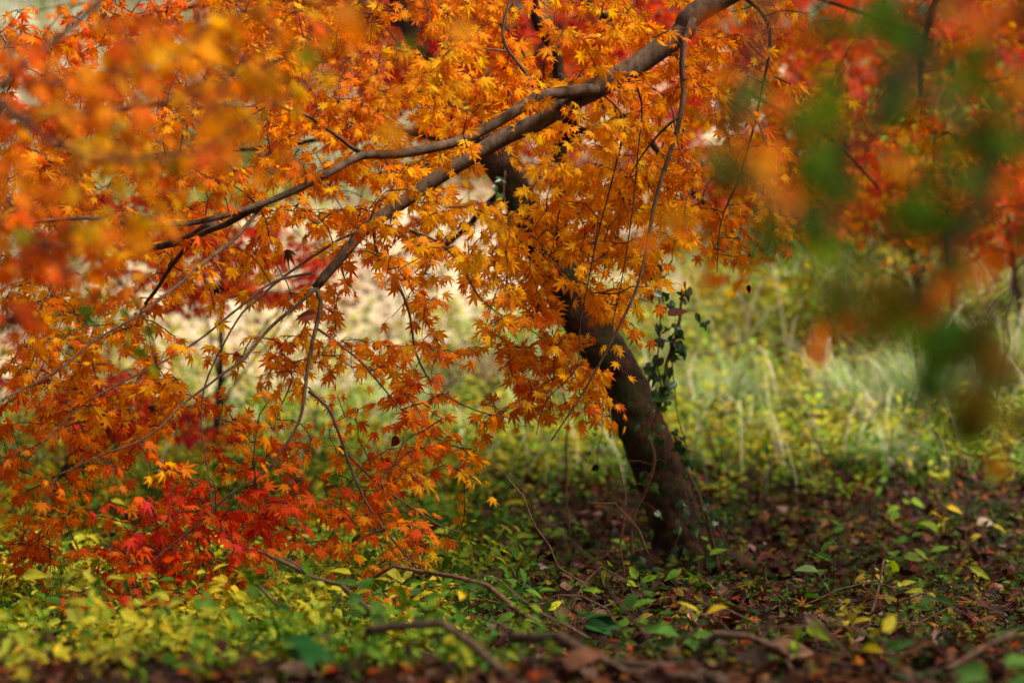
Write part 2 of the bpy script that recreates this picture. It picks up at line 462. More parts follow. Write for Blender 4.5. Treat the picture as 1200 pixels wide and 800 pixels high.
class Grower:
    """grows twigs from the branches to leaf clusters; every twig and leaf belongs to the branch it grew from"""
    def __init__(self):
        self.nodes = []; self.rad = []; self.owner = []; self.owners = []
    def add_branch(self, obj, path, skip=0.0, stride=1):
        k = len(self.owners); self.owners.append(dict(obj=obj, tw=Bag(), lf=Bag()))
        s = int(len(path) * skip)
        for p in path[s::stride]:
            self.nodes.append(p); self.owner.append(k)
    def grow(self, targets, codes, facing, size, tmpl, n_pairs=3, twr=.0016, spread=.055, droop=.5, drop_ratio=.0, maxlen=None, g=rng, tipdark=True, back=.35):
        nodes = [np.asarray(n) for n in self.nodes]; owner = list(self.owner)
        arr = np.zeros((len(nodes) + len(targets) * 6, 3)); arr[:len(nodes)] = nodes; cnt = len(nodes)
        d0 = np.array([np.min(np.sum((arr[:cnt] - t) ** 2, 1)) for t in targets])
        for i in np.argsort(d0):
            t = np.asarray(targets[i])
            # prefer roots slightly above the cluster
            dv = arr[:cnt] - t
            dist = np.sqrt((dv ** 2).sum(1)) * (1 + .25 * (dv[:, 2] < -.02))
            j = int(np.argmin(dist)); a = arr[j]; L = np.linalg.norm(t - a); k = owner[j]
            if maxlen and L > maxlen: continue
            o = self.owners[k]
            if L < .03:
                e = t + norm(t - a + g.normal(0, .02, 3)) * .08
            else:
                e = t
            L = np.linalg.norm(e - a)
            m1 = a + (e - a) * .35 + np.array([0, 0, .10 * L]) + g.normal(0, .05 * L, 3)
            m2 = a + (e - a) * .7 + np.array([0, 0, .08 * L]) + g.normal(0, .04 * L, 3)
            path = resample(np.array([a, m1, m2, e]), max(.02, L / 7))
            n = len(path)
            rad = np.linspace(twr * (1 + min(1.2, L * 2.0)), twr * .55, n)
            v, q, tt = tube(path, rad, 4, cap=False); o['tw'].add(v, q)
            for p in path[max(1, n // 4)::max(1, n // 4)][:5]:
                if cnt < len(arr):
                    arr[cnt] = p; cnt += 1; owner.append(k)
            # leaves in opposite pairs on the outer part of the twig
            dirn = norm(path[-1] - path[max(0, n - 4)])
            f = facing[i] if hasattr(facing, '__len__') else facing
            S = size
            pos, fw, nr, sz = [], [], [], []
            start = max(.25, 1 - .20 / max(L, .05)) if L > .2 else .25
            for kk in range(n_pairs + 1):
                tt_ = start + (1 - start) * kk / n_pairs
                b0 = path[min(n - 1, int(tt_ * (n - 1)))]
                sides_ = (0,) if kk == n_pairs else (-1, 1)
                hd = norm(dirn * [1, 1, .5] + g.normal(0, .15, 3))
                lat = norm(np.cross(hd, [0, 0, 1]) + g.normal(0, .2, 3))
                for s in sides_:
                    if g.random() < drop_ratio: continue
                    d = norm(hd * (.75 if s else 1.2) + lat * s * .9 + np.array([0, 0, -droop * g.uniform(.2, 1.5)]) + g.normal(0, .25, 3))
                    pet = S * g.uniform(.5, .95)
                    base = b0 + norm(d + [0, 0, .25]) * pet
                    v, q, _ = tube(np.array([b0, (b0 + base) / 2 + [0, 0, .004], base]), .0005, 3, cap=False)
                    o['tw'].add(v, q)
                    up = norm(np.array([0, 0, 1.0]) * (1 - f) + np.array([g.normal(0, .35), -1, .3]) * f * (1 if g.random() > back else -1) + g.normal(0, .33, 3))
                    d2 = norm(d + np.array([0, 0, -f * 1.0]))
                    pos.append(base); fw.append(d2); nr.append(up); sz.append(S * g.uniform(.6, 1.28))
            if not pos: continue
            N = len(pos)
            c = codes[i]
            mix = {'o': 'oooyyod', 'y': 'yyyyyoo', 'd': 'dddoodr', 'r': 'rrrrdrc', 'c': 'cccr', 'g': 'gggl', 'l': 'lllgy', 'b': 'b', 'k': 'k', 'p': 'pppl'}[c]
            base_c = pick([random.choice(mix) for _ in range(N)], g)
            base_c = (base_c * .72 + base_c.mean(0) * .28) * g.uniform(.84, 1.12, (N, 1))
            tipc = base_c * (np.array([1.0, .75, .8]) if c in 'oyd' else np.array([.95, .9, .9]))
            worn = g.random(N) < .16
            tipc[worn] = tipc[worn] * [.35, .22, .5]
            leaves(o['lf'], tmpl, pos, fw, nr, np.array(sz), base_c, g.uniform(-.2, .6, N), tipc, g.uniform(.8, 1.08, N), g.uniform(-.4, .25, N))
        self.nodes = list(arr[:cnt]); self.owner = owner
    def finish(self, mat=None):
        for o in self.owners:
            o['tw'].build('twigs', M_TWIG, o['obj'])
            o['lf'].build('foliage', mat or M_MAPLE, o['obj'])

def sample_grid(D, Cc, per, d_rng, g, thr=0):
    """clusters from two coarse maps (density, colour); each gets its own depth"""
    T, K, F = [], [], []
    for r, (row, crow) in enumerate(zip(D, Cc)):
        for c, ch in enumerate(row):
            lam = int(ch, 16) * per
            for _ in range(g.poisson(lam)):
                px = c * 50 + g.uniform(-8, 58); py = r * 50 + g.uniform(-8, 58)
                d = g.uniform(*d_rng)
                T.append(P(px, py, d)); K.append(crow[c])
    return T, K

# ---- maple whose bough crosses the picture (trunk stands outside the frame at the right)
T1 = empty('maple_tree', (2.05, 5.5, float(G(2.05, 5.5))), 'orange maple with grey brown boughs reaching across the picture in sharp focus', 'tree', 'maple trees')
tr_pts = [(2.05, 5.5, 0.0), (2.02, 5.5, .5), (1.95, 5.45, 1.2), (1.97, 5.4, 2.0), (2.05, 5.45, 3.0), (1.95, 5.5, 4.2)]
branch('trunk', tr_pts, [.15, .11, .1, .09, .06, .02], T1, M_TRUNK, 18, .05, .06)
DB = 5.0
def pp(lst, d0=DB, d1=None):
    d1 = d0 if d1 is None else d1
    n = len(lst)
    return np.array([P(x, y, d0 + (d1 - d0) * i / max(1, n - 1)) for i, (x, y) in enumerate(lst)])
rpx = DB / FPX / 2
G1 = Grower()
LINES = []
main = pp([(840, 0), (800, 38), (760, 68), (735, 85), (695, 106), (665, 122), (630, 145), (600, 158), (560, 181), (520, 205), (470, 240), (430, 268), (405, 297), (380, 325), (370, 337)], 5.05, 4.9)
main = np.vstack([[(1.98, 5.4, 1.95), (1.5, 5.25, 1.85), (.95, 5.15, 1.62)], main])
o, p, r = branch('branch', main, np.array([85, 52, 34, 29, 27, 26, 25, 26, 23, 21, 20, 19, 18, 16, 14, 12, 11, 10, 10])[:18] * rpx, T1, M_BOUGH, 14, .02, .05, .004, 3, 'thickest bough')
G1.add_branch(o, p, .35)
LINES.append(p[::2])
def tw(name, lst, d0, d1, r0, r1, seed, sides=8, wig=.0025, label=None, grow=True, mat=None, skip=.1, tree=None, gr=None):
    pts = pp(lst, d0, d1)
    if r0 >= 5 and not gr: LINES.append(resample(pts, .03))
    o, p, r = branch(name, pts, np.linspace(r0 * (.68 if r0 < 9 else .9), r1 * .62, len(pts)) * rpx, tree or T1, mat or M_BOUGH, sides, .02, .06, wig, seed, label)
    if grow: (gr or G1).add_branch(o, p, skip)
    return o, p
tw('branch', [(700, 104), (665, 108), (632, 114), (605, 130), (575, 148), (540, 165), (500, 175), (460, 182), (425, 183), (400, 195), (370, 212), (330, 230), (280, 248), (220, 262), (160, 263), (100, 255), (20, 262)], 4.98, 4.5, 17, 6, 4)
tw('branch', [(370, 337), (376, 352), (372, 380), (367, 400), (360, 440), (356, 470), (350, 494), (333, 523), (307, 554), (270, 578), (235, 612), (200, 640), (165, 668)], 4.9, 4.75, 8.9, 2.5, 5)
tw('branch', [(374, 335), (350, 356), (317, 384), (287, 419), (262, 437), (240, 454), (213, 474), (187, 500), (160, 517), (127, 530), (60, 560)], 4.9, 4.6, 7, 2.5, 6)
tw('branch', [(428, 181), (412, 172), (400, 163), (377, 147), (360, 136), (333, 128), (300, 110), (250, 95)], 4.85, 4.4, 8, 3, 7)
tw('branch', [(630, 114), (622, 95), (606, 72), (592, 52), (590, 30), (598, 0), (602, -30)], 4.95, 5.0, 7, 4, 8)
tw('branch', [(593, 60), (570, 57), (545, 52), (520, 40)], 4.95, 4.85, 4, 2, 9)
tw('branch', [(300, 243), (265, 262), (233, 276), (207, 304), (187, 334), (170, 356)], 4.65, 4.9, 9, 6, 10)
tw('branch', [(250, 262), (225, 277), (200, 285), (160, 295), (135, 305)], 4.75, 4.95, 14, 8, 11)
tw('branch', [(310, 238), (275, 280), (247, 302), (220, 325), (190, 348), (160, 370), (110, 400), (67, 434), (0, 470), (-50, 500)], 4.65, 4.3, 7, 3, 12)
tw('branch', [(430, 268), (400, 279), (333, 324), (300, 352), (283, 367), (262, 402), (240, 452), (236, 500), (245, 560), (250, 610)], 4.9, 4.7, 5, 2, 13)
tw('branch', [(365, 320), (320, 330), (280, 360), (230, 400), (180, 430), (130, 455), (90, 480), (30, 540)], 4.85, 4.5, 5, 2.5, 14)
tw('branch', [(362, 458), (385, 478), (398, 510), (410, 545), (423, 577), (443, 609), (467, 641), (488, 664)], 4.85, 4.75, 6, 3, 15)
tw('branch', [(398, 522), (420, 545), (445, 568), (480, 592), (510, 613), (540, 624)], 4.85, 4.8, 4, 2, 16)
tw('branch', [(437, 262), (444, 300), (467, 334), (480, 370), (486, 410), (500, 440), (523, 464), (560, 482), (600, 490)], 4.92, 5.0, 6, 2, 17)
tw('branch', [(480, 270), (515, 285), (540, 310), (560, 345), (590, 370), (620, 385), (640, 400)], 4.95, 5.1, 4, 2, 18)
tw('branch', [(372, 385), (400, 405), (425, 425), (450, 455), (470, 480)], 4.85, 4.8, 5, 2, 19)
tw('branch', [(700, 105), (730, 140), (720, 200), (705, 260), (690, 330), (680, 380), (676, 430), (640, 470), (628, 510)], 5.0, 5.15, 4, 1.5, 20)
tw('branch', [(735, 85), (752, 120), (748, 180), (740, 250), (730, 320), (716, 390), (712, 420)], 5.05, 5.2, 3.5, 1.5, 21)
tw('branch', [(850, -20), (900, 30), (890, 120), (870, 200), (845, 260), (840, 320)], 5.1, 5.3, 7, 2, 24)
# twig that hangs like a cord in front of the trunk
tw('branch', [(813, 22), (803, 45), (799, 75), (801, 110), (797, 135), (790, 165), (780, 195), (768, 240), (762, 275), (757, 300), (746, 340), (720, 394), (690, 447), (660, 494), (646, 516)], 5.0, 4.9, 9, 3, 22, 8, .003, 'hanging cord like twig', False)
tw('branch', [(797, 135), (770, 160), (750, 185), (738, 207)], 5.0, 5.05, 5, 2, 23, grow=False)
o_up, p_up, r_up = branch('branch', [(1.98, 5.42, 2.3), (1.2, 5.2, 2.35), (.3, 4.9, 2.1), (-.6, 4.6, 1.9), (-1.3, 4.3, 1.7)], [.05, .04, .03, .02, .01], T1, M_BOUGH, 10, .05, .05, .02, 31)
G1.add_branch(o_up, p_up, .1)
o_u2, p_u2, r_u2 = branch('branch', [(1.98, 5.42, 2.7), (1.3, 4.4, 2.5), (.7, 3.6, 2.2), (.2, 3.0, 2.1)], [.05, .035, .025, .012], T1, M_BOUGH, 10, .05, .05, .02, 32)
G1.add_branch(o_u2, p_u2, .1)

D1 = ["666666677788887652210000", "566677778888888762210000", "567777788888888762110000", "677777788888aba753100000",
      "777777776678bcb764200000", "876655656667bcba54200000", "865543444456acb101000000", "865422333344ac6000000000",
      "876322333344695000000000", "987543444555555200000000", "a87433554554430000000000", "a85566556520000000000000",
      "964799965510000000000000", "308a71113430000000000000", "07a200000100000000000000", "000000000000000000000000"]
C1 = ["dddddooooooooooooooooooo", "dddddoooooyooooooooooooo", "dddooooooyyoyyyooooooooo", "oooooooooyyyyyyyoooooooo",
      "oooooooooyyyyyyyoooooooo", "oooooooooyyyyyyyoooooooo", "ooooooooooyyyyyyoooooooo", "oooooooooooyoyyyyooooooo",
      "oooooooooooooyyooooooooo", "dooooooooddooooooooooooo", "dodoooddddooodddoooooooo", "doddrrrdddoooooooooooooo",
      "dddrrrrdddoooooooooooooo", "dddrrrdddooooooooooooooo", "rrrrrrrooooooooooooooooo", "oooooooooooooooooooooooo"]
g1 = np.random.default_rng(5)
T, K = sample_grid(D1, C1, 1.45, (4.5, 5.4), g1)
# the curtain before the trunk hangs a bit deeper
T = [P(*PX(t), 5.15 + g1.uniform(0, .35)) if (600 < PX(t)[0] < 770 and PX(t)[1] > 200) else t for t in T]
LN = np.concatenate(LINES); LX, LY = PX(LN)
def behind(t):
    x, y = PX(t); k = int(np.argmin((LX - x) ** 2 + (LY - y) ** 2))
    if (LX[k] - x) ** 2 + (LY[k] - y) ** 2 < 34 ** 2 and t[1] < LN[k, 1] + .1 and g1.random() < (.45 if 430 < x < 545 and y > 195 else .85):
        return P(x, y, LN[k, 1] + g1.uniform(.12, .5))
    return t
T = [behind(t) for t in T]
# keep the clear stretch of the leaning trunk free of leaves
def ok(t):
    x, y = PX(t)
    return not (x > 700 + (y - 415) * .3 and y > 415 and x > 690) and not (x > 560 and y > 500 + .0 * x)
def bare(t, g):
    """gaps through which the leaning trunk shows"""
    x, y = PX(t)
    if (x - 586) ** 2 + (y - 197) ** 2 < 36 ** 2: return g.random() < .92
    if (x - 668) ** 2 + (y - 160) ** 2 < 30 ** 2: return g.random() < .8
    if (x - 476) ** 2 / 25 ** 2 + (y - 50) ** 2 / 50 ** 2 < 1: return g.random() < .6
    if (x - 652) ** 2 / 16 ** 2 + (y - 85) ** 2 / 60 ** 2 < 1: return g.random() < .5
    f = (y - 215) / 215.0
    if 0 < f < 1 and abs(x - (600 + 105 * f)) < 21: return g.random() < .78
    return False
sel = [i for i, t in enumerate(T) if ok(t) and not bare(t, g1) and not (PX(t)[0] < 560 and PX(t)[1] > 290 and K[i] != 'r' and g1.random() < .18)]
T = [T[i] for i in sel]; K = [K[i] for i in sel]
Fc = [.62 if (PX(t)[0] > 380 and PX(t)[1] < 470) else .42 if PX(t)[1] < 380 else .28 for t in T]
G1.grow(T, K, Fc, .0252, MAPLE, 3, .0013, droop=.55, drop_ratio=.12, g=g1)
# unseen crown above the frame, laid out to shade the foreground
gt = np.random.default_rng(6)
Tc = [np.array([gt.uniform(-.1, 2.6), gt.uniform(2.5, 7.2), 0]) for _ in range(1250)]
Tc = [np.array([t[0], t[1], CAMZ + t[1] * .1435 + gt.uniform(.12, 1.3)]) for t in Tc if not (t[0] < 1.0 and 4.2 < t[1] < 5.6)]  # gap left so sun reaches the leaf curtain
G1.grow(Tc, ['o'] * len(Tc), .25, .05, MAPLE5, 3, .003, droop=.5, g=gt)
G1.finish()

# ---- leaning maple with the ivy
DT = 6.1
rt = DT / FPX / 2
base = P(806, 672, DT)
T2 = empty('maple_tree', (base[0], base[1], float(G(base[0], base[1]))), 'dark leaning maple trunk rising from the litter with ivy on it', 'tree', 'maple trees')
G2 = Grower()
tp = pp([(822, 700), (810, 668), (797, 630), (780, 580), (762, 535), (742, 482), (722, 435), (692, 385), (668, 345), (650, 310)], DT)
tp[0, 2] -= .06
branch('trunk', tp, np.array([104, 80, 66, 60, 58, 56, 54, 52, 50, 48]) * rt, T2, M_TRUNK, 56, .008, .075, .007, 41)
# root flares
for k, (dx, dy) in enumerate(((-.20, -.12), (.16, -.14), (.24, .05), (-.05, .2), (.02, -.22))):
    b0 = P(803, 645, DT)
    e = np.array([base[0] + dx, base[1] + dy, float(G(base[0] + dx, base[1] + dy)) - .03])
    branch('root', [b0 + [0, 0, .03], b0 * .45 + e * .55 + [0, 0, .01], e], [.035, .03, .012], T2, M_TRUNK, 10, .02, .08, .004, 50 + k)
o, p, r = branch('limb', pp([(652, 315), (625, 265), (600, 215), (575, 180), (530, 120), (492, 62), (462, 0), (440, -80), (400, -180)], DT, 6.3), np.array([46, 42, 38, 34, 26, 22, 18, 15, 9]) * rt, T2, M_TRUNK, 18, .03, .05, .008, 42)
G2.add_branch(o, p, .3)
o, p, r = branch('limb', pp([(655, 322), (657, 270), (661, 225), (657, 170), (659, 135), (655, 95), (650, 58), (630, 30), (622, -30), (640, -120)], DT, 6.0), np.array([32, 24, 19, 16, 15, 14, 14, 12, 11, 6]) * rt, T2, M_TRUNK, 14, .03, .08, .01, 43)
G2.add_branch(o, p, .5)
for k, (pl, d0, d1) in enumerate([([(640, -40), (720, 30), (800, 70), (880, 110), (960, 150), (1030, 220)], 6.1, 6.8), ([(575, 180), (520, 160), (440, 150), (340, 170), (230, 190), (120, 220)], 6.2, 6.8),
                                  ([(480, 30), (400, 10), (300, 0), (180, 20), (60, 50)], 6.3, 7.0), ([(655, 90), (740, 140), (800, 215), (850, 260), (880, 300)], 6.0, 6.5),
                                  ([(640, -60), (760, -60), (900, -20), (1020, 20), (1130, 60)], 6.3, 7.2), ([(600, 215), (560, 250), (520, 290), (490, 330)], 6.2, 6.4),
                                  ([(560, 160), (610, 100), (640, 40), (690, 10)], 6.4, 7.2)]):
    o, p, r = branch('branch', pp(pl, d0, d1), np.linspace(11, 3, len(pl)) * rt, T2, M_TWIG, 8, .04, .06, .012, 60 + k)
    G2.add_branch(o, p, .15)
g2 = np.random.default_rng(9)
D2 = []
for r_ in range(8):
    y = r_ * 50
    D2.append(''.join(str(int(v)) for v in [(5 if x < 300 else 6 if x < 880 else 6 if x < 1000 else 4) if y < 200 else (4 if x > 620 and x < 900 else 3 if x < 350 else 2) if y < 300 else (2 if 780 < x < 900 and y < 350 else 0) for x in range(0, 1200, 50)]))
C2 = ['o' * 24] * 8
T, K = sample_grid(D2, C2, 1.15, (6.1, 7.8), g2)
K = list(K)
for i, t in enumerate(T):
    x, y = PX(t)
    for (rx, ry, rr_) in ((465, 90, 60), (710, 10, 90), (565, 95, 50), (600, 60, 45), (340, 135, 60), (160, 230, 50), (60, 270, 50), (800, 60, 50)):
        if (x - rx) ** 2 + (y - ry) ** 2 < (1.2 * rr_) ** 2: K[i] = 'rc'[g2.integers(2)]
    if K[i] == 'o' and g2.random() < .3: K[i] = 'd'
    if K[i] == 'o' and 560 < x < 900 and g2.random() < .4: K[i] = 'y'
T, K = zip(*[(t, k) for t, k in zip(T, K) if t[1] > 6.45 or not bare(t, g2)])
G2.grow(T, K, .5, .029, MAPLE, 3, .0015, droop=.5, drop_ratio=.1, g=g2)
Tc = [np.array([g2.uniform(-.3, 2.4), g2.uniform(5.7, 7.4), 0]) for _ in range(500)]  # unseen leaves overhead, added to darken the ground below
Tc = [np.array([t[0], t[1], CAMZ + t[1] * .1435 + g2.uniform(.15, 1.6)]) for t in Tc]
G2.grow(Tc, ['o'] * len(Tc), .25, .055, MAPLE5, 3, .003, droop=.5, g=g2)
G2.finish()

# ---- near maple at the right, far out of focus, leaves still green and orange
T3 = empty('maple_tree', (1.25, 1.55, float(G(1.25, 1.55))), 'nearest maple at right with blurred green and orange leaves', 'tree', 'maple trees')
branch('trunk', [(1.25, 1.55, 0), (1.22, 1.55, .6), (1.18, 1.52, 1.2), (1.2, 1.5, 2.2)], [.08, .06, .05, .02], T3, M_TRUNK, 14, .05, .06, .01, 71)
G3 = Grower()
for k, pl in enumerate([[(1.19, 1.53, 1.25), (.8, 1.55, 1.1), P(1180, -60, 1.5), P(1080, 60, 1.5), P(1000, 170, 1.5), P(960, 260, 1.5)],
                        [(1.19, 1.53, 1.0), (.7, 1.6, .95), P(1230, 120, 1.6), P(1150, 230, 1.6), P(1080, 330, 1.6), P(1000, 350, 1.6)],
                        [(1.19, 1.53, 1.3), (.8, 1.5, 1.2), P(1000, -120, 1.5), P(900, 20, 1.5), P(870, 130, 1.5), P(850, 240, 1.5)],
                        [(1.19, 1.53, .9), (.7, 1.6, .8), P(1220, 320, 1.6), P(1160, 420, 1.6), P(1140, 500, 1.6)]]):
    o, p, r = branch('branch', [np.array(q) for q in pl], np.linspace(.011, .0012, len(pl)), T3, M_TWIG, 8, .03, .05, .006, 72 + k)
    G3.add_branch(o, p, .35)
near = [(885, 110, 'g'), (862, 205, 'l'), (900, 268, 'g'), (972, 150, 'g'), (1000, 212, 'g'), (1045, 95, 'g'), (1035, 12, 'g'), (988, 50, 'g'), (1108, 62, 'g'), (1130, 168, 'g'), (1062, 240, 'g'),
        (1102, 250, 'g'), (1135, 262, 'g'), (1115, 385, 'g'), (1168, 410, 'b'), (1082, 437, 'l'), (1130, 482, 'l'), (968, 282, 'g'), (980, 185, 'g'), (1190, 250, 'g'), (1060, 40, 'g'), (1175, 150, 'g'), (1145, 95, 'g'),
        (930, 58, 'd'), (915, 95, 'o'), (945, 120, 'd'), (850, 300, 'o'), (985, 385, 'd'), (1015, 350, 'b'), (1072, 352, 'd'), (1150, 312, 'd'), (1172, 540, 'o'), (870, 25, 'o'), (840, 75, 'o'), (1190, 100, 'o'),
        (1195, 195, 'd'), (1130, 20, 'd'), (800, 275, 'o'), (880, 165, 'o'), (1035, 160, 'o'), (1125, 220, 'o'), (915, 190, 'o'), (1180, 40, 'o'), (940, 230, 'o'), (1150, 130, 'l'), (1045, 345, 'l'), (1180, 480, 'b'), (1100, 400, 'g'), (1125, 400, 'b'), (1150, 430, 'g'), (1180, 400, 'b'), (1075, 450, 'g'), (1120, 490, 'g'), (1140, 470, 'b'), (1000, 378, 'b'), (962, 400, 'd'), (1040, 345, 'b'), (1088, 352, 'd'), (1095, 275, 'g'), (1135, 500, 'b'), (1090, 385, 'g'), (1165, 320, 'd'), (1130, 300, 'd'), (965, 130, 'g'), (960, 170, 'g'), (1050, 110, 'g'), (1030, 30, 'g')]
g3 = np.random.default_rng(13)
for _ in range(8):
    near.append((g3.uniform(770, 1210), g3.uniform(-10, 330) * g3.uniform(.3, 1), 'ookoko'[g3.integers(6)]))
nb = G3.owners
nodes = np.array(G3.nodes)
for (x, y, c) in near:
    c = {'l': 'k', 'b': 'k', 'd': 'do'[g3.integers(2)]}.get(c, c)
    d = g3.uniform(1.5, 1.72) if c in 'gk' else g3.uniform(1.7, 2.05)
    ctr = P(x + g3.normal(0, 6), y + g3.normal(0, 6), d)
    j = int(np.argmin(((nodes - ctr) ** 2).sum(1))); ow = nb[G3.owner[j]]
    L = np.linalg.norm(ctr - nodes[j])
    path = resample(np.array([nodes[j], nodes[j] * .5 + ctr * .5 + [0, 0, .15 * L], ctr]), max(.008, L / 6))
    v, q, t_ = tube(path, np.linspace(.0009, .0005, len(path)), 4); ow['tw'].add(v, q, t_)
    n = 3 if c in 'gk' else (2 if g3.random() < .6 else 1)
    cc = pick([c] * n, g3) * ({'g': 1.35, 'k': .9}.get(c, 1.0))
    leaves(ow['lf'], MAPLE, np.repeat(ctr[None], n, 0) + g3.normal(0, .009, (n, 3)), g3.normal(0, .5, (n, 3)) + [0, 0, -.9], g3.normal(0, .25, (n, 3)) + [0, -1, .2],
           g3.uniform(.019, .026, n) * (1.08 if c in 'gk' else .95), cc, g3.uniform(0, .3, n), cc * [1, .8, .8])
Tc = [np.array([g3.uniform(-.1, 1.9), g3.uniform(1.2, 3.2), 0]) for _ in range(170)]  # unseen leaves overhead, added to shade the blurred sprays
Tc = [np.array([t[0], t[1], CAMZ + t[1] * .17 + g3.uniform(.25, 1.0)]) for t in Tc]
G3.grow(Tc, list(np.where(g3.random(len(Tc)) < .5, 'g', 'o')), .3, .035, MAPLE5, 3, .002, g=g3)
G3.finish()

# ---- near maple at the left: soft orange sprays in the upper left
T4 = empty('maple_tree', (-1.45, 2.7, float(G(-1.45, 2.7))), 'near maple at left with soft blurred orange sprays in the upper corner', 'tree', 'maple trees')
branch('trunk', [(-1.45, 2.7, 0), (-1.42, 2.7, .7), (-1.38, 2.75, 1.4), (-1.35, 2.8, 2.6)], [.09, .07, .06, .02], T4, M_TRUNK, 14, .05, .06, .01, 81)
G4 = Grower()
for k, (pl, ra) in enumerate([([(-1.39, 2.74, 1.5), P(-120, -10, 3.0), P(0, 100, 3.1), P(25, 76, 3.1), P(62, 49, 3.15), P(115, 5, 3.2), P(170, -50, 3.3)], [.02, .012, .0055, .005, .0045, .004, .003]),
                        ([(-1.4, 2.7, 1.2), P(-100, 150, 3.2), P(0, 140, 3.5), P(60, 136, 3.6), P(150, 128, 3.7), P(240, 110, 3.7), P(330, 70, 3.7)], [.016, .008, .0045, .004, .0038, .003, .002]),
                        ([(-1.4, 2.72, 1.3), P(-120, 60, 2.7), P(60, 170, 2.6), P(160, 190, 2.5), P(250, 170, 2.5), P(340, 110, 2.5), P(430, 60, 2.5)], [.016, .008, .003, .0025, .0022, .0018, .0015]),
                        ([(-1.4, 2.7, 1.0), P(-100, 220, 3.0), P(30, 280, 3.2), P(110, 300, 3.4), P(170, 370, 3.7), P(185, 430, 3.8)], [.014, .006, .003, .0025, .002, .0012])]):
    o, p, r = branch('branch', [np.array(q) for q in pl], ra, T4, M_TWIG, 8, .03, .05, .006, 82 + k)
    G4.add_branch(o, p, .25)
g4 = np.random.default_rng(17)
D4 = ["333333321000000000000000", "223333331000000000000000", "223333321000000000000000", "233333200000000000000000", "344332000000000000000000", "443200000000000000000000", "442000000000000000000000", "310000000000000000000000"]
C4 = ["dddddoooooo" + "o" * 13] + ["ddoooooooooo" + "o" * 12] * 7
T, K = sample_grid(D4, C4, .85, (2.6, 3.8), g4)
G4.grow(T, K, .5, .026, MAPLE, 2, .0012, droop=.5, drop_ratio=.15, g=g4)
sp = [(232, 213, 2.3, 'g'), (360, 60, 2.2, 'l'), (415, 30, 2.0, 'o'), (475, 52, 2.0, 'l'), (460, 150, 2.1, 'o'), (235, 180, 2.1, 'd'), (100, 360, 3.6, 'g'), (150, 395, 3.9, 'l'), (165, 410, 3.9, 'l'), (180, 430, 3.9, 'l'),
      (160, 350, 3.9, 'l'), (172, 385, 3.9, 'l'), (25, 270, 2.8, 'l'), (200, 188, 2.9, 'g'), (75, 265, 2.8, 'g'), (12, 370, 2.6, 'b'), (540, 30, 2.0, 'o'), (250, 140, 2.2, 'o'), (400, 10, 2.2, 'd'), (310, 90, 2.1, 'o'), (60, 220, 2.4, 'o'), (130, 60, 2.5, 'd')]
nodes = np.array(G4.nodes)
for (x, y, d, c) in sp:
    ctr = P(x, y, d)
    j = int(np.argmin(((nodes - ctr) ** 2).sum(1))); ow = G4.owners[G4.owner[j]]
    L = np.linalg.norm(ctr - nodes[j])
    path = resample(np.array([nodes[j], nodes[j] * .5 + ctr * .5 + [0, 0, .15 * L], ctr]), max(.01, L / 6))
    v, q, t_ = tube(path, np.linspace(.0009, .0005, len(path)), 4); ow['tw'].add(v, q, t_)
    cc = pick([c], g4)
    leaves(ow['lf'], MAPLE, ctr[None], g4.normal(0, .4, (1, 3)) + [0, 0, -1], g4.normal(0, .3, (1, 3)) + [0, -1, .3], np.array([.026]), cc, np.array([.2]), cc * [1, .8, .8])
G4.finish()

# ------------------------------------------------------------------ background trees and shrubs
def bgtree(name, loc, crown_c, crown_r, n_cl, codes, lsize, label, cat='tree', group=None, trunk_r=.05, tmpl=MAPLE5, seed=0, n_br=7, mat=None, facing=.5, pairs=3):
    g = np.random.default_rng(seed)
    x, y = loc; z = float(G(x, y))
    t = empty(name, (x, y, z), label, cat, group)
    c = np.array(crown_c); r = np.array(crown_r)
    top = c + [0, 0, r[2] * .5]
    o0, p0, _ = branch('trunk', [(x, y, z - .05), (x + (c[0] - x) * .2, y + (c[1] - y) * .2, z + (c[2] - z) * .4), tuple(c * .8 + np.array([x, y, z]) * .2), tuple(top)], [trunk_r, trunk_r * .8, trunk_r * .5, trunk_r * .2], t, M_TWIG, 10, .08, .08, .03, seed)
    gr = Grower()
    gr.add_branch(o0, p0, .4)
    crown = Bag()
    for k in range(n_br):
        a = g.uniform(0, 2 * np.pi); s = p0[int(len(p0) * g.uniform(.35, .95))]
        e = c + r * np.array([math.cos(a) * .75, math.sin(a) * .75, g.uniform(-.7, .6)])
        ob, pb, _ = branch('branch', [s, s * .5 + e * .5 + [0, 0, .08 * r[2]], e], [trunk_r * .35, trunk_r * .25, trunk_r * .08], t, M_TWIG, 6, .08, .05, .03, seed + k)
        gr.add_branch(ob, pb, .2)
    T, K = [], []
    clump = norm(g.normal(0, 1, (9, 3))) * g.uniform(.3, .95, (9, 1))
    for i in range(n_cl):
        u = norm(g.normal(0, 1, 3)) * g.uniform(.2, 1) ** .45 if i % 3 == 0 else clump[g.integers(9)] + g.normal(0, .25, 3)
        T.append(c + r * u); K.append(codes[g.integers(len(codes))])
    gr.grow(T, K, facing, lsize, tmpl, pairs, .0025, droop=.4, drop_ratio=.1, g=g)
    for o in gr.owners:
        o['tw'].build('twigs', M_TWIG, o['obj'])
    for o in gr.owners:
        o['lf'].build('foliage', mat or M_FAR, o['obj'])
    return t

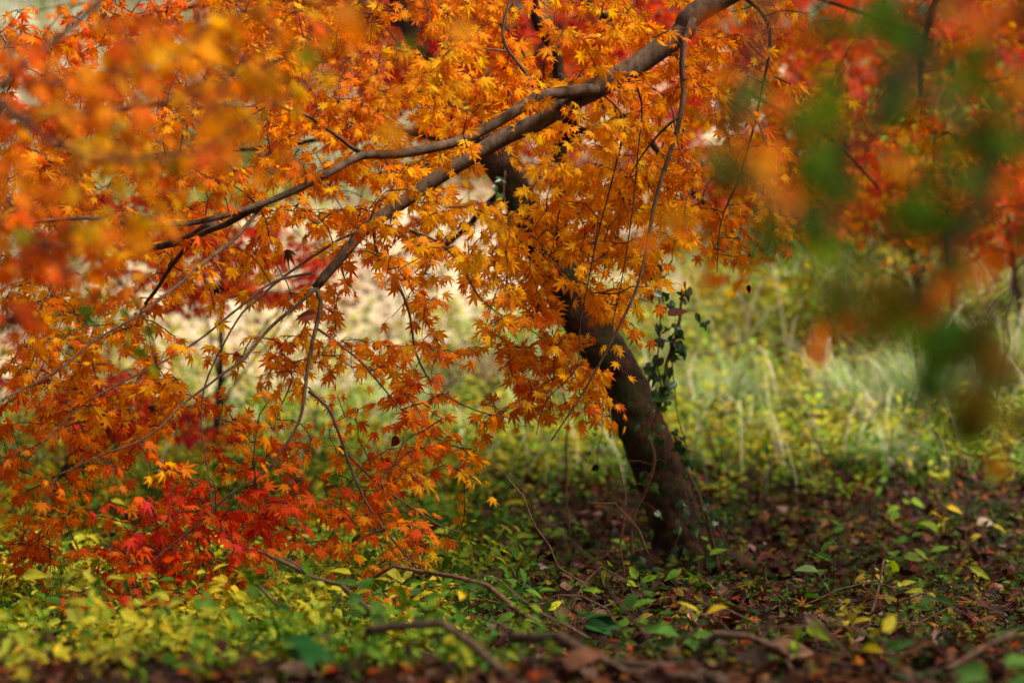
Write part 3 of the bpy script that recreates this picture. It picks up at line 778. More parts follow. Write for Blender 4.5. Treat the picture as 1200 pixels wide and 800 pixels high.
def at(px, py, d): return tuple(P(px, py, d))
bgtree('maple_tree', (P(1150, 0, 12)[0], 12), at(1110, 90, 12), (.95, .7, .85), 900, 'rrdcrc', .042, 'crimson maple on the bank behind the green leaves at upper right', 'tree', 'maple trees', .05, seed=101)
bgtree('maple_tree', (P(950, 0, 11.2)[0], 11.2), at(965, 140, 11.2), (.75, .5, .62), 800, 'rrcrdr', .038, 'scarlet and orange maple left of the crimson one on the bank', 'tree', 'maple trees', .03, seed=102)
bgtree('maple_tree', (P(1200, 0, 9.8)[0], 9.8), at(1180, 225, 9.8), (.46, .4, .32), 300, 'rrd', .034, 'low red maple at the right edge above the grass', 'tree', 'maple trees', .02, seed=103)
bgtree('maple_tree', (P(1075, 0, 9.6)[0], 9.6), at(1065, 225, 9.6), (.36, .25, .22), 190, 'drord', .034, 'little orange red sapling over the grass tuft', 'tree', 'maple trees', .014, seed=104)
bgtree('shrub', (P(1120, 0, 9.4)[0], 9.4), at(1105, 145, 9.4), (.33, .3, .26), 80, 'll', .042, 'yellow green shrub lit between red maples at upper right', 'shrub', None, .014, OVATE, seed=105, n_br=4)
bgtree('maple_tree', (P(250, 0, 8)[0], 8.0), at(262, 300, 8), (.40, .35, .19), 200, 'rrrc', .032, 'small bright red maple glowing behind the left branches', 'tree', 'maple trees', .014, seed=106)
bgtree('maple_tree', (P(60, 0, 7)[0], 7.0), at(110, 475, 7), (.38, .35, .13), 130, 'rrcr', .030, 'low crimson maple behind the orange sprays at left edge', 'tree', 'maple trees', .012, seed=107)
bgtree('maple_tree', (P(660, 0, 13)[0], 13), at(620, 30, 13), (1.4, .7, .8), 800, 'rcdr', .05, 'tall red maple showing through gaps above the main bough', 'tree', 'maple trees', .06, seed=108)
bgtree('maple_tree', (P(420, 0, 14)[0], 14), at(400, 100, 14), (1.1, .7, .75), 600, 'dordl', .05, 'far rusty maple behind the leaning trunk top', 'tree', 'maple trees', .06, seed=109)
bgtree('broadleaf_tree', (P(40, 0, 17)[0], 17), at(60, 110, 17), (1.6, .9, 1.1), 300, 'pplg', .085, 'pale green tree far behind the upper left leaves', 'tree', None, .09, OVATE_S, seed=110)
bgtree('broadleaf_tree', (P(1010, 0, 21)[0], 21), at(1000, 60, 21), (2.6, 1.2, 1.4), 420, 'lglgd', .11, 'far green tree behind the red maples', 'tree', None, .13, OVATE_S, seed=111)
bgtree('broadleaf_tree', (P(760, 0, 20)[0], 20), at(740, 100, 20), (1.7, 1, 1.2), 330, 'lgl', .1, 'far yellow green tree behind the orange curtain of leaves', 'tree', None, .1, OVATE_S, seed=112)
bgtree('broadleaf_tree', (P(330, 0, 22)[0], 22), at(330, 60, 22), (2.2, 1, 1.2), 330, 'lgpo', .1, 'far olive tree above the pale path', 'tree', None, .1, OVATE_S, seed=114)
bgtree('shrub', (P(935, 0, 10.3)[0], 10.3), at(935, 345, 10.3), (.22, .22, .17), 55, 'llg', .04, 'bright yellow green shrub left of the silvery grass', 'shrub', None, .012, OVATE, seed=115, n_br=4)
bgtree('shrub', (P(850, 0, 11.2)[0], 11.2), at(848, 330, 11.2), (.30, .25, .2), 70, 'llgo', .038, 'loose yellowing shrub in the grass right of the hanging ivy vine', 'shrub', None, .012, OVATE, seed=116, n_br=4)
bgtree('shrub', (P(1060, 0, 10.6)[0], 10.6), at(1050, 300, 10.6), (.34, .3, .2), 80, 'lgld', .04, 'yellow green bush behind the silvery grass tussock', 'shrub', None, .012, OVATE, seed=117, n_br=4)
bgtree('shrub', (P(455, 0, 12.5)[0], 12.5), at(470, 285, 12.5), (.5, .3, .26), 80, 'ppl', .05, 'pale leaved shrub glowing above the path behind the orange sprays', 'shrub', None, .012, OVATE, seed=118, n_br=4)
bgtree('shrub', (P(90, 0, 9)[0], 9.0), at(90, 370, 9), (.3, .3, .25), 60, 'gl', .05, 'leafy green shrub seen through a gap at the left edge', 'shrub', None, .012, OVATE, seed=113, n_br=4)

# slender crooked bare stem hanging at upper right
stm = empty('hanging_branch', P(1095, -60, 6.6), 'crooked bare dark stem hanging before the crimson maple', 'branch')
branch('stem', pp([(1110, -90), (1100, -10), (1090, 18), (1081, 48), (1078, 90), (1082, 130), (1087, 152)], 6.6), np.array([9, 8, 8, 8, 7, 7, 6]) * 6.6 / FPX / 2, stm, M_TRUNK, 10, .02, .08, .003, 120)
branch('side_twig', pp([(1086, 153), (1100, 157), (1112, 156), (1125, 165)], 6.6), np.array([5, 5, 3, 2]) * 6.6 / FPX / 2, stm, M_TRUNK, 8, .02, .08, .003, 121)

# ------------------------------------------------------------------ ground cover
def wedge(n, y0, y1, g, margin=1.25, power=1.0):
    y = np.sqrt(g.uniform(y0 ** 2, y1 ** 2, n)) if power == 1 else y0 + (y1 - y0) * g.random(n) ** power
    x = g.uniform(-1, 1, n) * y * .2118 * margin
    return x, y
def noise2(x, y, s, seed=0):
    g = np.random.default_rng(seed); o = 0
    for k in range(5):
        a = g.uniform(0, 6.28); f = s * g.uniform(.6, 1.8)
        o = o + np.sin((x * math.cos(a) + y * math.sin(a)) * f + g.uniform(0, 6.28))
    return o / 5
def leftness(x, y):
    """1 in the lush patch at the left, 0 in the littered patch round the trunk"""
    u = x / y
    v = np.clip((-.012 - u) / .07 + .5 + .35 * noise2(x, y, 5, 3), 0, 1) * np.clip((y - 3.8 - 2.2 * np.clip(u + .13, -.05, .2)) / .3 + 1.2 * noise2(x, y, 9, 5), .4, 1)
    back = np.clip((y - 7.4 - .3 * noise2(x, y, 3, 4)) / 1.2, 0, 1)
    return np.maximum(v, back)

gg = np.random.default_rng(21)
# fallen leaf litter
lit = Bag()
n = 36000
x, y = wedge(n, 3.0, 10.5, gg)
keep = gg.random(n) < (1 - .5 * leftness(x, y))
x, y = x[keep], y[keep]; n = len(x)
z = G(x, y) + gg.uniform(.002, .035, n)
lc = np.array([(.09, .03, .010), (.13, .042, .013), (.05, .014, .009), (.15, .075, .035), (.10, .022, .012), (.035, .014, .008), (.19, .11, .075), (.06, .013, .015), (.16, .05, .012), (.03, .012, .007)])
col = lc[gg.integers(0, len(lc), n)] * gg.uniform(.4, .95, (n, 1))  # brown leaf tones, dimmed further to deepen the ground shade
f = gg.normal(0, 1, (n, 3)) * [1, 1, .35]; nr = gg.normal(0, .7, (n, 3)) + [0, 0, 1]
leaves(lit, OVATE, np.stack([x, y, z], -1), f, nr, gg.uniform(.012, .044, n) * gg.uniform(.8, 1.1, n), col, gg.uniform(-.7, .7, n), None, gg.uniform(.8, 1.5, n))
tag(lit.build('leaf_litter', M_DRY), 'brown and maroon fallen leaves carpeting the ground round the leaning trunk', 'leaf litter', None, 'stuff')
# fallen maple leaves
fm = Bag(); n = 5200
x, y = wedge(n, 3.2, 9.5, gg)
k = gg.random(n) < .75 * (1 - .6 * leftness(x, y)); x, y = x[k], y[k]; n = len(x)
codes = list(gg.choice(list('ddorrbbb'), n))
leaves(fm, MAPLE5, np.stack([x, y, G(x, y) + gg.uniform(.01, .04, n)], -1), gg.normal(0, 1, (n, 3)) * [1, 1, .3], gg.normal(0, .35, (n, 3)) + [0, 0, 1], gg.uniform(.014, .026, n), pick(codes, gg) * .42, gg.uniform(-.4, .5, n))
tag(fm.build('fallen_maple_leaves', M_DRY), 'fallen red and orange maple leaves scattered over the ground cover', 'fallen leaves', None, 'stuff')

# low leafy plants: stems with pairs of small ovate leaves
def herbs(name, n_plants, y0, y1, hfun, colfun, lsz, keepfun, label, seed, pairs=4, tmpl=OVATE):
    g = np.random.default_rng(seed)
    x, y = wedge(n_plants, y0, y1, g)
    k = g.random(n_plants) < keepfun(x, y); x, y = x[k], y[k]; n = len(x)
    z = G(x, y); h = hfun(x, y, g)
    lean = g.normal(0, .35, (n, 2)) * h[:, None]
    bag = Bag(); P0 = np.stack([x, y, z], -1)
    pc = colfun(x, y, g)
    allp, allf, alln, alls, allc = [], [], [], [], []
    for j in range(pairs):
        t = (.35 + .65 * (j + 1) / pairs)
        ctr = P0 + np.concatenate([lean * t ** 2, (h * t)[:, None]], 1)
        a0 = g.uniform(0, 6.28, n)
        for s in (0, 1):
            a = a0 + s * np.pi + g.normal(0, .4, n)
            fw = np.stack([np.cos(a), np.sin(a), g.normal(.05, .55, n)], -1)
            nr = np.stack([g.normal(0, .5, n), g.normal(-.35, .5, n), np.ones(n)], -1)
            m = g.random(n) < .85
            allp.append((ctr + fw * .006)[m]); allf.append(fw[m]); alln.append(nr[m])
            alls.append((g.uniform(.65, 1.3, n) * lsz)[m]); allc.append((pc * g.uniform(.75, 1.2, (n, 1)))[m])
    p_ = np.concatenate(allp); c_ = np.concatenate(allc)
    leaves(bag, tmpl, p_, np.concatenate(allf), np.concatenate(alln), np.concatenate(alls), c_, g.uniform(-.1, .35, len(p_)), None, g.uniform(.6, 1.15, len(p_)))
    # stems as thin three-sided slivers
    top = P0 + np.concatenate([lean, h[:, None]], 1)
    mid = P0 + np.concatenate([lean * .3, (h * .5)[:, None]], 1)
    w = .0011
    v = np.stack([P0 + [w, 0, 0], P0 + [-w, 0, 0], P0 + [0, w, 0], mid + [w, 0, 0], mid + [-w, 0, 0], mid + [0, w, 0], top], 1)
    q = np.array([(0, 1, 4, 3), (1, 2, 5, 4), (2, 0, 3, 5)]); t3 = np.array([(3, 4, 6), (4, 5, 6), (5, 3, 6)])
    o7 = (np.arange(n) * 7)[:, None, None]
    bag.add(v.reshape(-1, 3), (q[None] + o7).reshape(-1, 4), (t3[None] + o7).reshape(-1, 3), np.repeat(pc * [.9, .6, .6], 7, 0))
    return tag(bag.build(name, M_GREEN), label, 'ground cover', None, 'stuff')

GC = np.array([(.09, .20, .014), (.055, .14, .012), (.14, .26, .015), (.035, .09, .012), (.22, .30, .015)])
YC = np.array([(.50, .42, .02), (.42, .38, .02), (.56, .40, .02), (.30, .33, .02), (.36, .36, .03)])
DC = np.array([(.024, .06, .007), (.014, .035, .006), (.05, .09, .008), (.08, .10, .009), (.17, .13, .009)])  # dimmed greens: the shade under the crown is put into the colour
def col_left(x, y, g):
    n = len(x)
    py = np.clip((noise2(x, y, 6, 8) + .45 * (-x / y / .15) - .12) * .9 + .24, .05, .8)
    m = g.random(n) < py
    c = GC[g.integers(0, 5, n)]; c[m] = YC[g.integers(0, 5, m.sum())]
    return c
MC = np.array([(.24, .36, .03), (.16, .30, .025), (.38, .40, .03), (.10, .21, .02), (.50, .42, .05)])
def col_mid(x, y, g):
    n = len(x); c = MC[g.integers(0, 5, n)]
    br = g.random(n) < np.clip(.12 + .4 * noise2(x, y, 5, 77), 0, .5); c[br] = np.array([(.20, .10, .05), (.30, .17, .09), (.14, .05, .03)])[g.integers(0, 3, br.sum())]
    m = g.random(n) < np.clip(.33 + .6 * noise2(x, y, 4, 12), .06, .85); c[m] = YC[g.integers(0, 5, m.sum())]
    return c
def col_shaded(x, y, g):
    n = len(x); c = DC[g.choice(5, n, p=[.24, .2, .22, .17, .17])]
    return c
herbs('ground_cover', 14000, 3.3, 8.6, lambda x, y, g: g.uniform(.02, .13, len(x)) * g.uniform(.6, 1, len(x)) * (1 + .7 * noise2(x, y, 5, 30)), col_left, .023,
      lambda x, y: leftness(x, y) * np.clip(.65 + 1.7 * noise2(x, y, 8, 37), .12, 1) * np.clip(1.25 - .12 * np.clip(y - 7.2, 0, 9), 0, 1), 'lush green and yellow leafy ground cover below the red sprig at left', 31)
herbs('broad_weeds', 1500, 3.6, 9.0, lambda x, y, g: g.uniform(.03, .16, len(x)), col_left, .04,
      lambda x, y: np.clip(leftness(x, y) * .8 + .12, 0, 1), 'broader leaved green weeds standing in the left ground cover', 35, 2)
herbs('undergrowth', 7000, 3.3, 8.6, lambda x, y, g: g.uniform(.015, .06, len(x)), col_shaded, .022,
      lambda x, y: np.clip(1 - leftness(x, y), 0, 1) * (.55 + .45 * noise2(x, y, 6, 40)) * np.clip((y - 3.6) / .5 + .6 * noise2(x, y, 8, 6), .3, 1), 'green seedlings darkened as if shaded poking through the brown litter at right', 32, 3)
herbs('meadow_plants', 26000, 7.4, 17, lambda x, y, g: g.uniform(.03, .24, len(x)) * (1 + .7 * noise2(x, y, 2.5, 33)), col_mid, .033,
      lambda x, y: np.clip((y - 7.4), 0, 1) * np.where(on_path(x, y), .1, .9), 'pale green and yellow weeds covering the bank behind the trunk', 33, 4, OVATE_S)

def blades(bag, P0, az, length, bend, width, col, seg=5):
    n = len(P0)
    t = np.linspace(0, 1, seg + 1)
    d = np.stack([np.cos(az), np.sin(az), np.zeros(n)], -1)
    side = np.stack([-np.sin(az), np.cos(az), np.zeros(n)], -1)
    ang = (bend[:, None] * t[None])                        # angle from the vertical along the blade
    dx = np.cumsum(np.sin(ang), 1) / seg; dz = np.cumsum(np.cos(ang), 1) / seg
    dx -= dx[:, :1]; dz -= dz[:, :1]
    c = P0[:, None] + length[:, None, None] * (dx[..., None] * d[:, None] + dz[..., None] * np.array([0, 0, 1.0]))
    w = (width[:, None] * (1 - t[None] ** 1.6) + .0004)[..., None] * side[:, None]
    v = np.stack([c - w, c + w], 2).reshape(-1, 3)
    k = np.arange(seg) * 2
    q = np.stack([k, k + 1, k + 3, k + 2], -1)
    q = (q[None] + (np.arange(n) * (seg + 1) * 2)[:, None, None]).reshape(-1, 4)
    bag.add(v, q, None, np.repeat(col, (seg + 1) * 2, 0))

gb = np.random.default_rng(41)
SG = np.array([(.38, .52, .24), (.26, .42, .10), (.52, .52, .30), (.22, .34, .08), (.62, .56, .40), (.38, .42, .10)])
gs = Bag(); n = 19000
x, y = wedge(n, 7.5, 19, gb)
k = gb.random(n) < np.clip((y - 7.2) / 1.6, 0, 1) * (.55 + .6 * noise2(x, y, 3, 44)) * np.where(on_path(x, y), .1, 1); x, y = x[k], y[k]; n = len(x)
blades(gs, np.stack([x, y, G(x, y) - .01], -1), gb.uniform(0, 6.28, n), gb.uniform(.12, .42, n), gb.uniform(.5, 2.3, n), gb.uniform(.002, .004, n), SG[gb.integers(0, 6, n)] * gb.uniform(.7, 1.15, (n, 1)))
n = 800; x, y = wedge(n, 7.8, 12, gb)
blades(gs, np.stack([x, y, G(x, y) - .01], -1), gb.uniform(0, 6.28, n), gb.uniform(.4, .85, n), gb.uniform(1.2, 2.6, n), gb.uniform(.0022, .0038, n), np.array([(.60, .50, .34), (.50, .40, .24), (.42, .44, .22)])[gb.integers(0, 3, n)], 8)
tag(gs.build('grass', M_GRASS), 'pale wispy grass over the sunlit bank behind the trunk', 'grass', None, 'stuff')

# grass tussocks one can tell apart
tus = [(1010, 445, 8.8, .34, 'silvery arching grass tussock under the blurred leaves at right', 1.0), (1085, 425, 8.9, .36, 'green silver grass tussock right of the biggest one', .9),
       (1170, 420, 9.2, .36, 'pale grass tussock at the right edge beside the bare stem', .9), (905, 360, 11.5, .42, 'tall whitish grass tussock by the end of the orange leaves', .8),
       (850, 480, 8.9, .30, 'low grass tussock with long stalks right of the hanging vine', .7), (470, 490, 8.6, .30, 'fine grass tussock seen through the orange sprays', .7),
       (980, 300, 12, .45, 'feathery pale grass tussock below the scarlet maple', .8), (570, 470, 9.2, .3, 'dry tan grass tussock left of the leaning trunk', .7), (1040, 530, 7.9, .22, 'small green grass tuft at the foot of the bank', .5)]
for i, (px, py, d, ln, lab, sp_) in enumerate(tus):
    x0 = P(px, py, d)[0]; n = int(460 * sp_) + 60
    az = gb.uniform(0, 6.28, n); rr_ = np.abs(gb.normal(0, .05, n)) * sp_
    p0 = np.stack([x0 + np.cos(az) * rr_ * 1.4, d + np.sin(az) * rr_, np.zeros(n)], -1); p0[:, 2] = G(p0[:, 0], p0[:, 1]) - .01
    b = Bag(); c = (SG[:5] if i != 7 else np.array([(.42, .30, .17), (.36, .27, .16), (.5, .4, .25)]))
    c = c[gb.integers(0, len(c), n)] * gb.uniform(.75, 1.15, (n, 1))
    blades(b, p0, az, gb.uniform(.6, 1.15, n) * ln, gb.uniform(.7, 2.4, n), gb.uniform(.0018, .0035, n), c, 7)
    tag(b.build('grass_tussock', M_GRASS), lab, 'grass tussock', 'grass tussocks on the bank')

# whitish plumed grasses high on the bank at the left
for i, (px, d, lab) in enumerate([(20, 13.0, 'whitish plume grass clump at the left edge behind the orange leaves'), (95, 14.2, 'biggest pale plume grass clump behind the upper left leaves'), (160, 13.4, 'pale plume grass clump behind the blurred left branch'), (60, 16.0, 'far white plume grass clump near the top left corner'), (230, 15.5, 'far pale plume grass clump right of the other white ones'), (10, 11.0, 'low pale green grass clump at the left edge above the path'), (430, 12.6, 'pale grass clump on the bank above the path behind the forked bough')]):
    n = 420; az = gb.uniform(0, 6.28, n); rr_ = np.abs(gb.normal(0, .16, n)); x0 = P(px, 0, d)[0]
    p0 = np.stack([x0 + np.cos(az) * rr_ * 1.4, d + np.sin(az) * rr_, np.zeros(n)], -1); p0[:, 2] = G(p0[:, 0], p0[:, 1]) - .01
    b = Bag(); c = np.array([(.66, .64, .52), (.60, .60, .42), (.70, .68, .58), (.45, .52, .25), (.56, .58, .40)])[gb.integers(0, 5, n)]
    blades(b, p0, az, gb.uniform(.45, 1.0, n), gb.uniform(.5, 2.2, n), gb.uniform(.004, .009, n), c, 6)
    tag(b.build('grass_tussock', M_GRASS), lab, 'grass tussock', 'grass tussocks on the bank')

# leaves fallen on the pale path
pl = Bag(); n = 9000
x = gb.uniform(-4, 1.5, n); y = gb.uniform(8.4, 14, n); k = on_path(x, y); x, y = x[k], y[k]; n = len(x)
leaves(pl, OVATE_S, np.stack([x, y, G(x, y) + .045], -1), gb.normal(0, 1, (n, 3)) * [1, 1, .3], gb.normal(0, .4, (n, 3)) + [0, 0, 1], gb.uniform(.03, .07, n), lc[gb.integers(0, len(lc), n)] * 1.8, gb.uniform(-.6, .6, n), None, gb.uniform(1, 1.6, n))
tag(pl.build('path_litter', M_DRY), 'brown leaves lying on the pale path behind the left branches', 'leaf litter', None, 'stuff')

# ------------------------------------------------------------------ ivy on and beside the trunk
def ivy(name, stems, label, leaf_pts, cat='vine', lsz=.022, auto=0, seed=1, d=5.9):
    g = np.random.default_rng(seed)
    root = empty(name, stems[0][0][-1], label, cat)
    allpath = []
    for s_, r0, r1 in stems:
        path = wiggle(resample(np.array(s_), .012), .005, g)
        b = Bag(); v, q, t = tube(path, np.linspace(r0, r1, len(path)), 6, .12, seed); b.add(v, q, t)
        b.build('stem', M_STEM, root, True)
        allpath.append(path)
    path = np.concatenate(allpath)
    pts = [np.array(p) for p in leaf_pts]
    for k in range(auto):
        pts.append(path[g.integers(len(path))] + g.normal(0, .016, 3) + [0, -.012, 0])
    lb = Bag(); pb = Bag()
    for p in pts:
        j = int(np.argmin(((path - p) ** 2).sum(1)))
        v, q, _ = tube(np.array([path[j], path[j] * .5 + p * .5 + [0, 0, .006], p]), .0006, 3, cap=False); pb.add(v, q)
        c = np.array([(.02, .075, .012), (.03, .10, .014), (.015, .055, .012), (.07, .15, .02)])[g.integers(4)] * g.uniform(.8, 1.2)
        leaves(lb, IVY if g.random() < .6 else OVATE, p[None], g.normal(0, .5, (1, 3)) + [0, -.2, -.75], g.normal(0, .45, (1, 3)) + [0, -1, .35], np.array([lsz * g.uniform(.7, 1.3)]) * (1 if 1 else 1), c[None], np.array([g.uniform(0, .3)]))
    pb.build('leaf_stalks', M_STEM, root)
    lb.build('leaves', M_IVY, root)
    return root
DV = 5.75
hang_pts = [P(*q, DV) for q in [(762, 318), (771, 322), (772, 342), (779, 348), (788, 352), (800, 353), (815, 366), (826, 378), (793, 381), (781, 388), (787, 393), (775, 360), (790, 412), (798, 406), (786, 418), (772, 420), (762, 428), (770, 440), (778, 440),
                                       (787, 457), (765, 464), (783, 470), (775, 475), (768, 400), (770, 462), (780, 430), (762, 345), (757, 312), (793, 400), (800, 410)]]
ivy('hanging_vine', [(pp([(766, 300), (768, 325), (772, 360), (773, 390), (771, 420), (775, 445), (779, 475)], DV), .0016, .0022), (pp([(803, 330), (796, 380), (788, 410), (780, 430), (777, 455), (770, 480), (764, 505)], DV), .0035, .004),
                     (pp([(785, 400), (790, 450), (796, 490), (806, 530)], DV), .0014, .0012)],
    'green ivy vine hanging free in the air just right of the trunk', hang_pts, auto=26, seed=3, lsz=.03)
ivy('climbing_ivy', [(pp([(764, 476), (759, 505), (766, 540), (756, 576), (745, 597), (740, 628), (743, 672)], 5.93), .0035, .0045), (pp([(790, 508), (802, 545), (817, 578), (830, 606), (838, 640), (842, 668)], 5.98), .004, .005),
                     (pp([(818, 575), (826, 610), (815, 640), (822, 672)], 5.9), .002, .002), (pp([(800, 560), (806, 600), (790, 640), (800, 680)], 5.93), .002, .002), (pp([(832, 600), (850, 640), (842, 672)], 5.95), .002, .002)],
    'ivy with brown stems climbing the lower leaning trunk', [P(*q, 5.88) for q in [(732, 540), (752, 553), (757, 560), (742, 568), (770, 600), (802, 595), (806, 598), (815, 556), (810, 540), (797, 522), (790, 505), (768, 510), (815, 612), (792, 620), (820, 565),
                                                                            (733, 572), (764, 620), (814, 640), (806, 527), (800, 512), (765, 570)]], auto=60, seed=4, lsz=.024)
ivy('trailing_ivy', [(pp([(712, 460), (706, 475), (705, 500), (701, 525), (700, 547)], 5.95), .0014, .001), (pp([(708, 470), (716, 490), (722, 512)], 5.95), .001, .001)],
    'short ivy strand trailing off the left edge of the trunk', [P(*q, 5.93) for q in [(700, 472), (704, 482), (711, 495), (716, 508), (696, 500), (694, 520), (690, 530), (712, 485)]], auto=3, seed=5, lsz=.014)
ivy('climbing_ivy', [(pp([(612, 340), (605, 318), (608, 290), (600, 262), (590, 230), (592, 200)], 5.9), .0025, .0015), (pp([(628, 370), (640, 395), (665, 420)], 5.9), .002, .002)],
    'dark ivy leaves on the upper trunk behind the orange curtain', [P(*q, 5.85) for q in [(602, 320), (600, 330), (613, 345), (620, 352), (606, 300), (594, 295), (600, 285), (608, 335), (612, 350), (650, 405), (655, 400), (658, 412), (534, 243), (530, 247), (588, 210)]], auto=6, seed=6, lsz=.027)

# ------------------------------------------------------------------ dry leaves hanging or caught in the branches
def dry(px, py, d, size, label, seed, tmpl=None, curl=.9, fw=(.3, 0, -1), col=(.035, .012, .008), w=1.2, n=1, group='dry leaves caught in the branches', nr=None):
    g = np.random.default_rng(seed); b = Bag()
    if tmpl is MAPLE5: size, w, col = size * .75, .6, (.06, .028, .016)
    p = np.repeat(P(px, py, d)[None], n, 0) + g.normal(0, .006 * (n > 1), (n, 3))
    f = np.array(fw)[None] + g.normal(0, .15 if n == 1 else .8, (n, 3))
    leaves(b, tmpl or ovate_template(.3, 8), p - norm(f) * size * .5, f, (np.array(nr) if nr is not None else np.array([0, -1, .3])) + g.normal(0, .3, (n, 3)), np.full(n, size) * g.uniform(.8, 1.2, n), np.array(col)[None] * g.uniform(.7, 1.3, (n, 1)), np.full(n, curl) * g.uniform(.5, 1.2, n), None, np.full(n, w))
    return tag(b.build('dry_leaf', M_DRY), label, 'leaf', group)
dry(668, 160, 5.5, .062, 'large black brown withered leaf hanging under the main bough', 1, MAPLE, .35, (.1, 0, -1), (.03, .01, .008), 1.25, 3)
dry(795, 364, 5.68, .058, 'curled brown leaf caught in the hanging ivy vine', 2, None, .25, (1, 0, .15), (.12, .045, .03), .9, nr=(0, -.8, .6))
dry(357, 370, 4.86, .05, 'flat red brown leaf stuck on a twig left of the kinked branch', 3, None, .1, (-1, 0, -.15), (.26, .07, .035), .8)
dry(336, 303, 4.85, .05, 'black shrivelled leaf dangling upper left of the kinked branch', 4, MAPLE5, 1.1, (-.2, 0, -1), (.012, .008, .007), .8)
dry(179, 482, 4.75, .03, 'dark purple withered leaf among orange sprays at left', 5, MAPLE5, 1.1, (.2, 0, -1), (.06, .02, .03), 1.3)
dry(250, 342, 4.9, .045, 'narrow dark dead leaf hanging above the pale path', 6, MAPLE5, 1.1, (-.5, 0, -1), (.02, .012, .01), .6)
dry(697, 548, 5.93, .022, 'tiny black leaf at the end of the trailing ivy strand', 7, None, .8, (-1, 0, -.3), (.012, .008, .008), 1.3)
dry(877, 338, 5.5, .017, 'small black withered leaf below the orange leaves right of trunk', 8, None, .9, (-.1, 0, -1), (.015, .008, .01), 1.1)
dry(440, 407, 4.9, .02, 'small maroon curled leaf in the middle of the orange sprays', 9, None, .9, (-.6, 0, -1), (.12, .015, .015), 1.5)
dry(463, 516, 4.85, .02, 'small maroon curled leaf under the lower orange sprays', 10, None, .9, (-.8, 0, -.6), (.11, .02, .012), 1.4)

# ------------------------------------------------------------------ sticks and dead branches on the ground
def kink(pts, g, amp=.1):
    """a stick's line: nearly straight runs between small knees"""
    p = resample(pts, .05)
    seg = np.linalg.norm(np.diff(p, axis=0), axis=1).mean()
    p[1:-1] += g.normal(0, amp * seg, (len(p) - 2, 3))
    t = np.arange(len(p)); tt = np.linspace(0, len(p) - 1, (len(p) - 1) * 4 + 1)
    return np.stack([np.interp(tt, t, p[:, k]) for k in range(3)], -1)
def hit(px, py, lift=0.0):
    """where the line of sight through a photograph pixel meets the ground"""
    d = np.linspace(3.0, 20, 3400)
    z = CAMZ - (py - 400.0) / FPX * d
    i = int(np.argmax(z < G((px - 600.0) / FPX * d, d) + lift))
    return P(px, py, d[i])
def stick(pts, r0, r1, label, seed, mat=None, twigs=(), name='stick', wig=.008, group='fallen sticks'):
    g = np.random.default_rng(seed)
    pts = np.array(pts)
    path = kink(pts, g)
    if len(twigs):
        root = empty(name, path[0], label, 'stick', group)
        b = Bag(); v, q, t = tube(path, np.linspace(r0, r1, len(path)), 8, .08, seed); b.add(v, q, t); b.build('main_stem', mat or M_STICK, root, True)
        for tp_ in twigs:
            pa = kink(np.array(tp_), g)
            b = Bag(); v, q, t = tube(pa, np.linspace(r1 * .9, r1 * .4, len(pa)), 6, .06, seed); b.add(v, q, t); b.build('side_twig', mat or M_STICK, root, True)
        return root
    b = Bag(); v, q, t = tube(path, np.linspace(r0, r1, len(path)), 8, .08, seed); b.add(v, q, t)
    return tag(b.build(name, mat or M_STICK, None, True), label, 'stick', group)
stick(pp([(690, 775), (667, 756), (633, 732), (600, 710), (567, 691), (533, 673), (497, 664), (467, 667), (430, 680), (405, 692)], 4.5, 4.75), .0075, .0022, 'long arching brown stem bending over the green plants', 201, M_STEM, [pp([(600, 710), (575, 700), (540, 702), (515, 715)], 4.58), pp([(497, 664), (470, 658), (440, 664)], 4.7)])
stick(pp([(770, 770), (745, 735), (720, 704), (690, 664), (667, 630), (633, 607), (613, 577), (580, 542)], 3.7, 3.5), .0026, .0014, 'blurred thin sapling stick slanting up before the trunk', 202)
stick(pp([(430, 738), (470, 738), (510, 741), (550, 750), (585, 775), (620, 795), (680, 830)], 3.45, 3.3), .0068, .005, 'blurred grey dead branch curving along the bottom edge', 203)
stick(pp([(600, 747), (650, 760), (700, 770), (760, 768), (820, 782), (900, 812)], 3.7, 3.4), .0085, .007, 'thick grey fallen branch at bottom centre', 204, None, [pp([(700, 770), (640, 772), (590, 770)], 3.65), pp([(820, 782), (770, 790), (720, 800)], 3.5)])
stick(pp([(440, 720), (400, 694), (367, 677), (333, 661), (303, 645)], 4.4, 4.5), .005, .003, 'bare twig rising to the left over yellow plants', 205, None, [pp([(400, 694), (385, 720), (372, 740)], 4.42), pp([(367, 677), (350, 660), (330, 652)], 4.45)])
stick(pp([(420, 765), (360, 745), (335, 720), (303, 686)], 4.3, 4.35), .005, .003, 'short bent twig below the bare rising twig', 206, None, [pp([(360, 745), (310, 742), (260, 755), (225, 768)], 4.3)])
stick(pp([(808, 780), (822, 755), (845, 745), (880, 744), (905, 765), (930, 790)], 3.9, 3.8), .007, .005, 'dark arched stick at bottom right of centre', 207)
stick(pp([(905, 785), (895, 750), (884, 728), (850, 715), (800, 700)], 4.2, 4.4), .003, .0015, 'thin twig leaning over the litter below the trunk', 208)
stick(pp([(1015, 765), (1020, 720), (1030, 680), (1036, 655)], 4.6, 4.7), .0035, .0015, 'upright dead twig standing in the right hand litter', 209, None, [pp([(1020, 720), (1032, 705), (1040, 690)], 4.6), pp([(1025, 700), (1010, 685)], 4.6)])
stick(pp([(700, 770), (740, 790), (850, 798), (960, 815)], 3.45, 3.35), .006, .005, 'dark branch lying across the bottom edge at right', 210)
stick(pp([(1190, 740), (1120, 770), (1050, 790)], 3.6, 3.5), .005, .003, 'pale stick at the bottom right corner', 211)
stick(pp([(1090, 560), (1100, 590), (1098, 615)], 6.4), .002, .002, 'short twig standing in ground cover right of the trunk', 212)
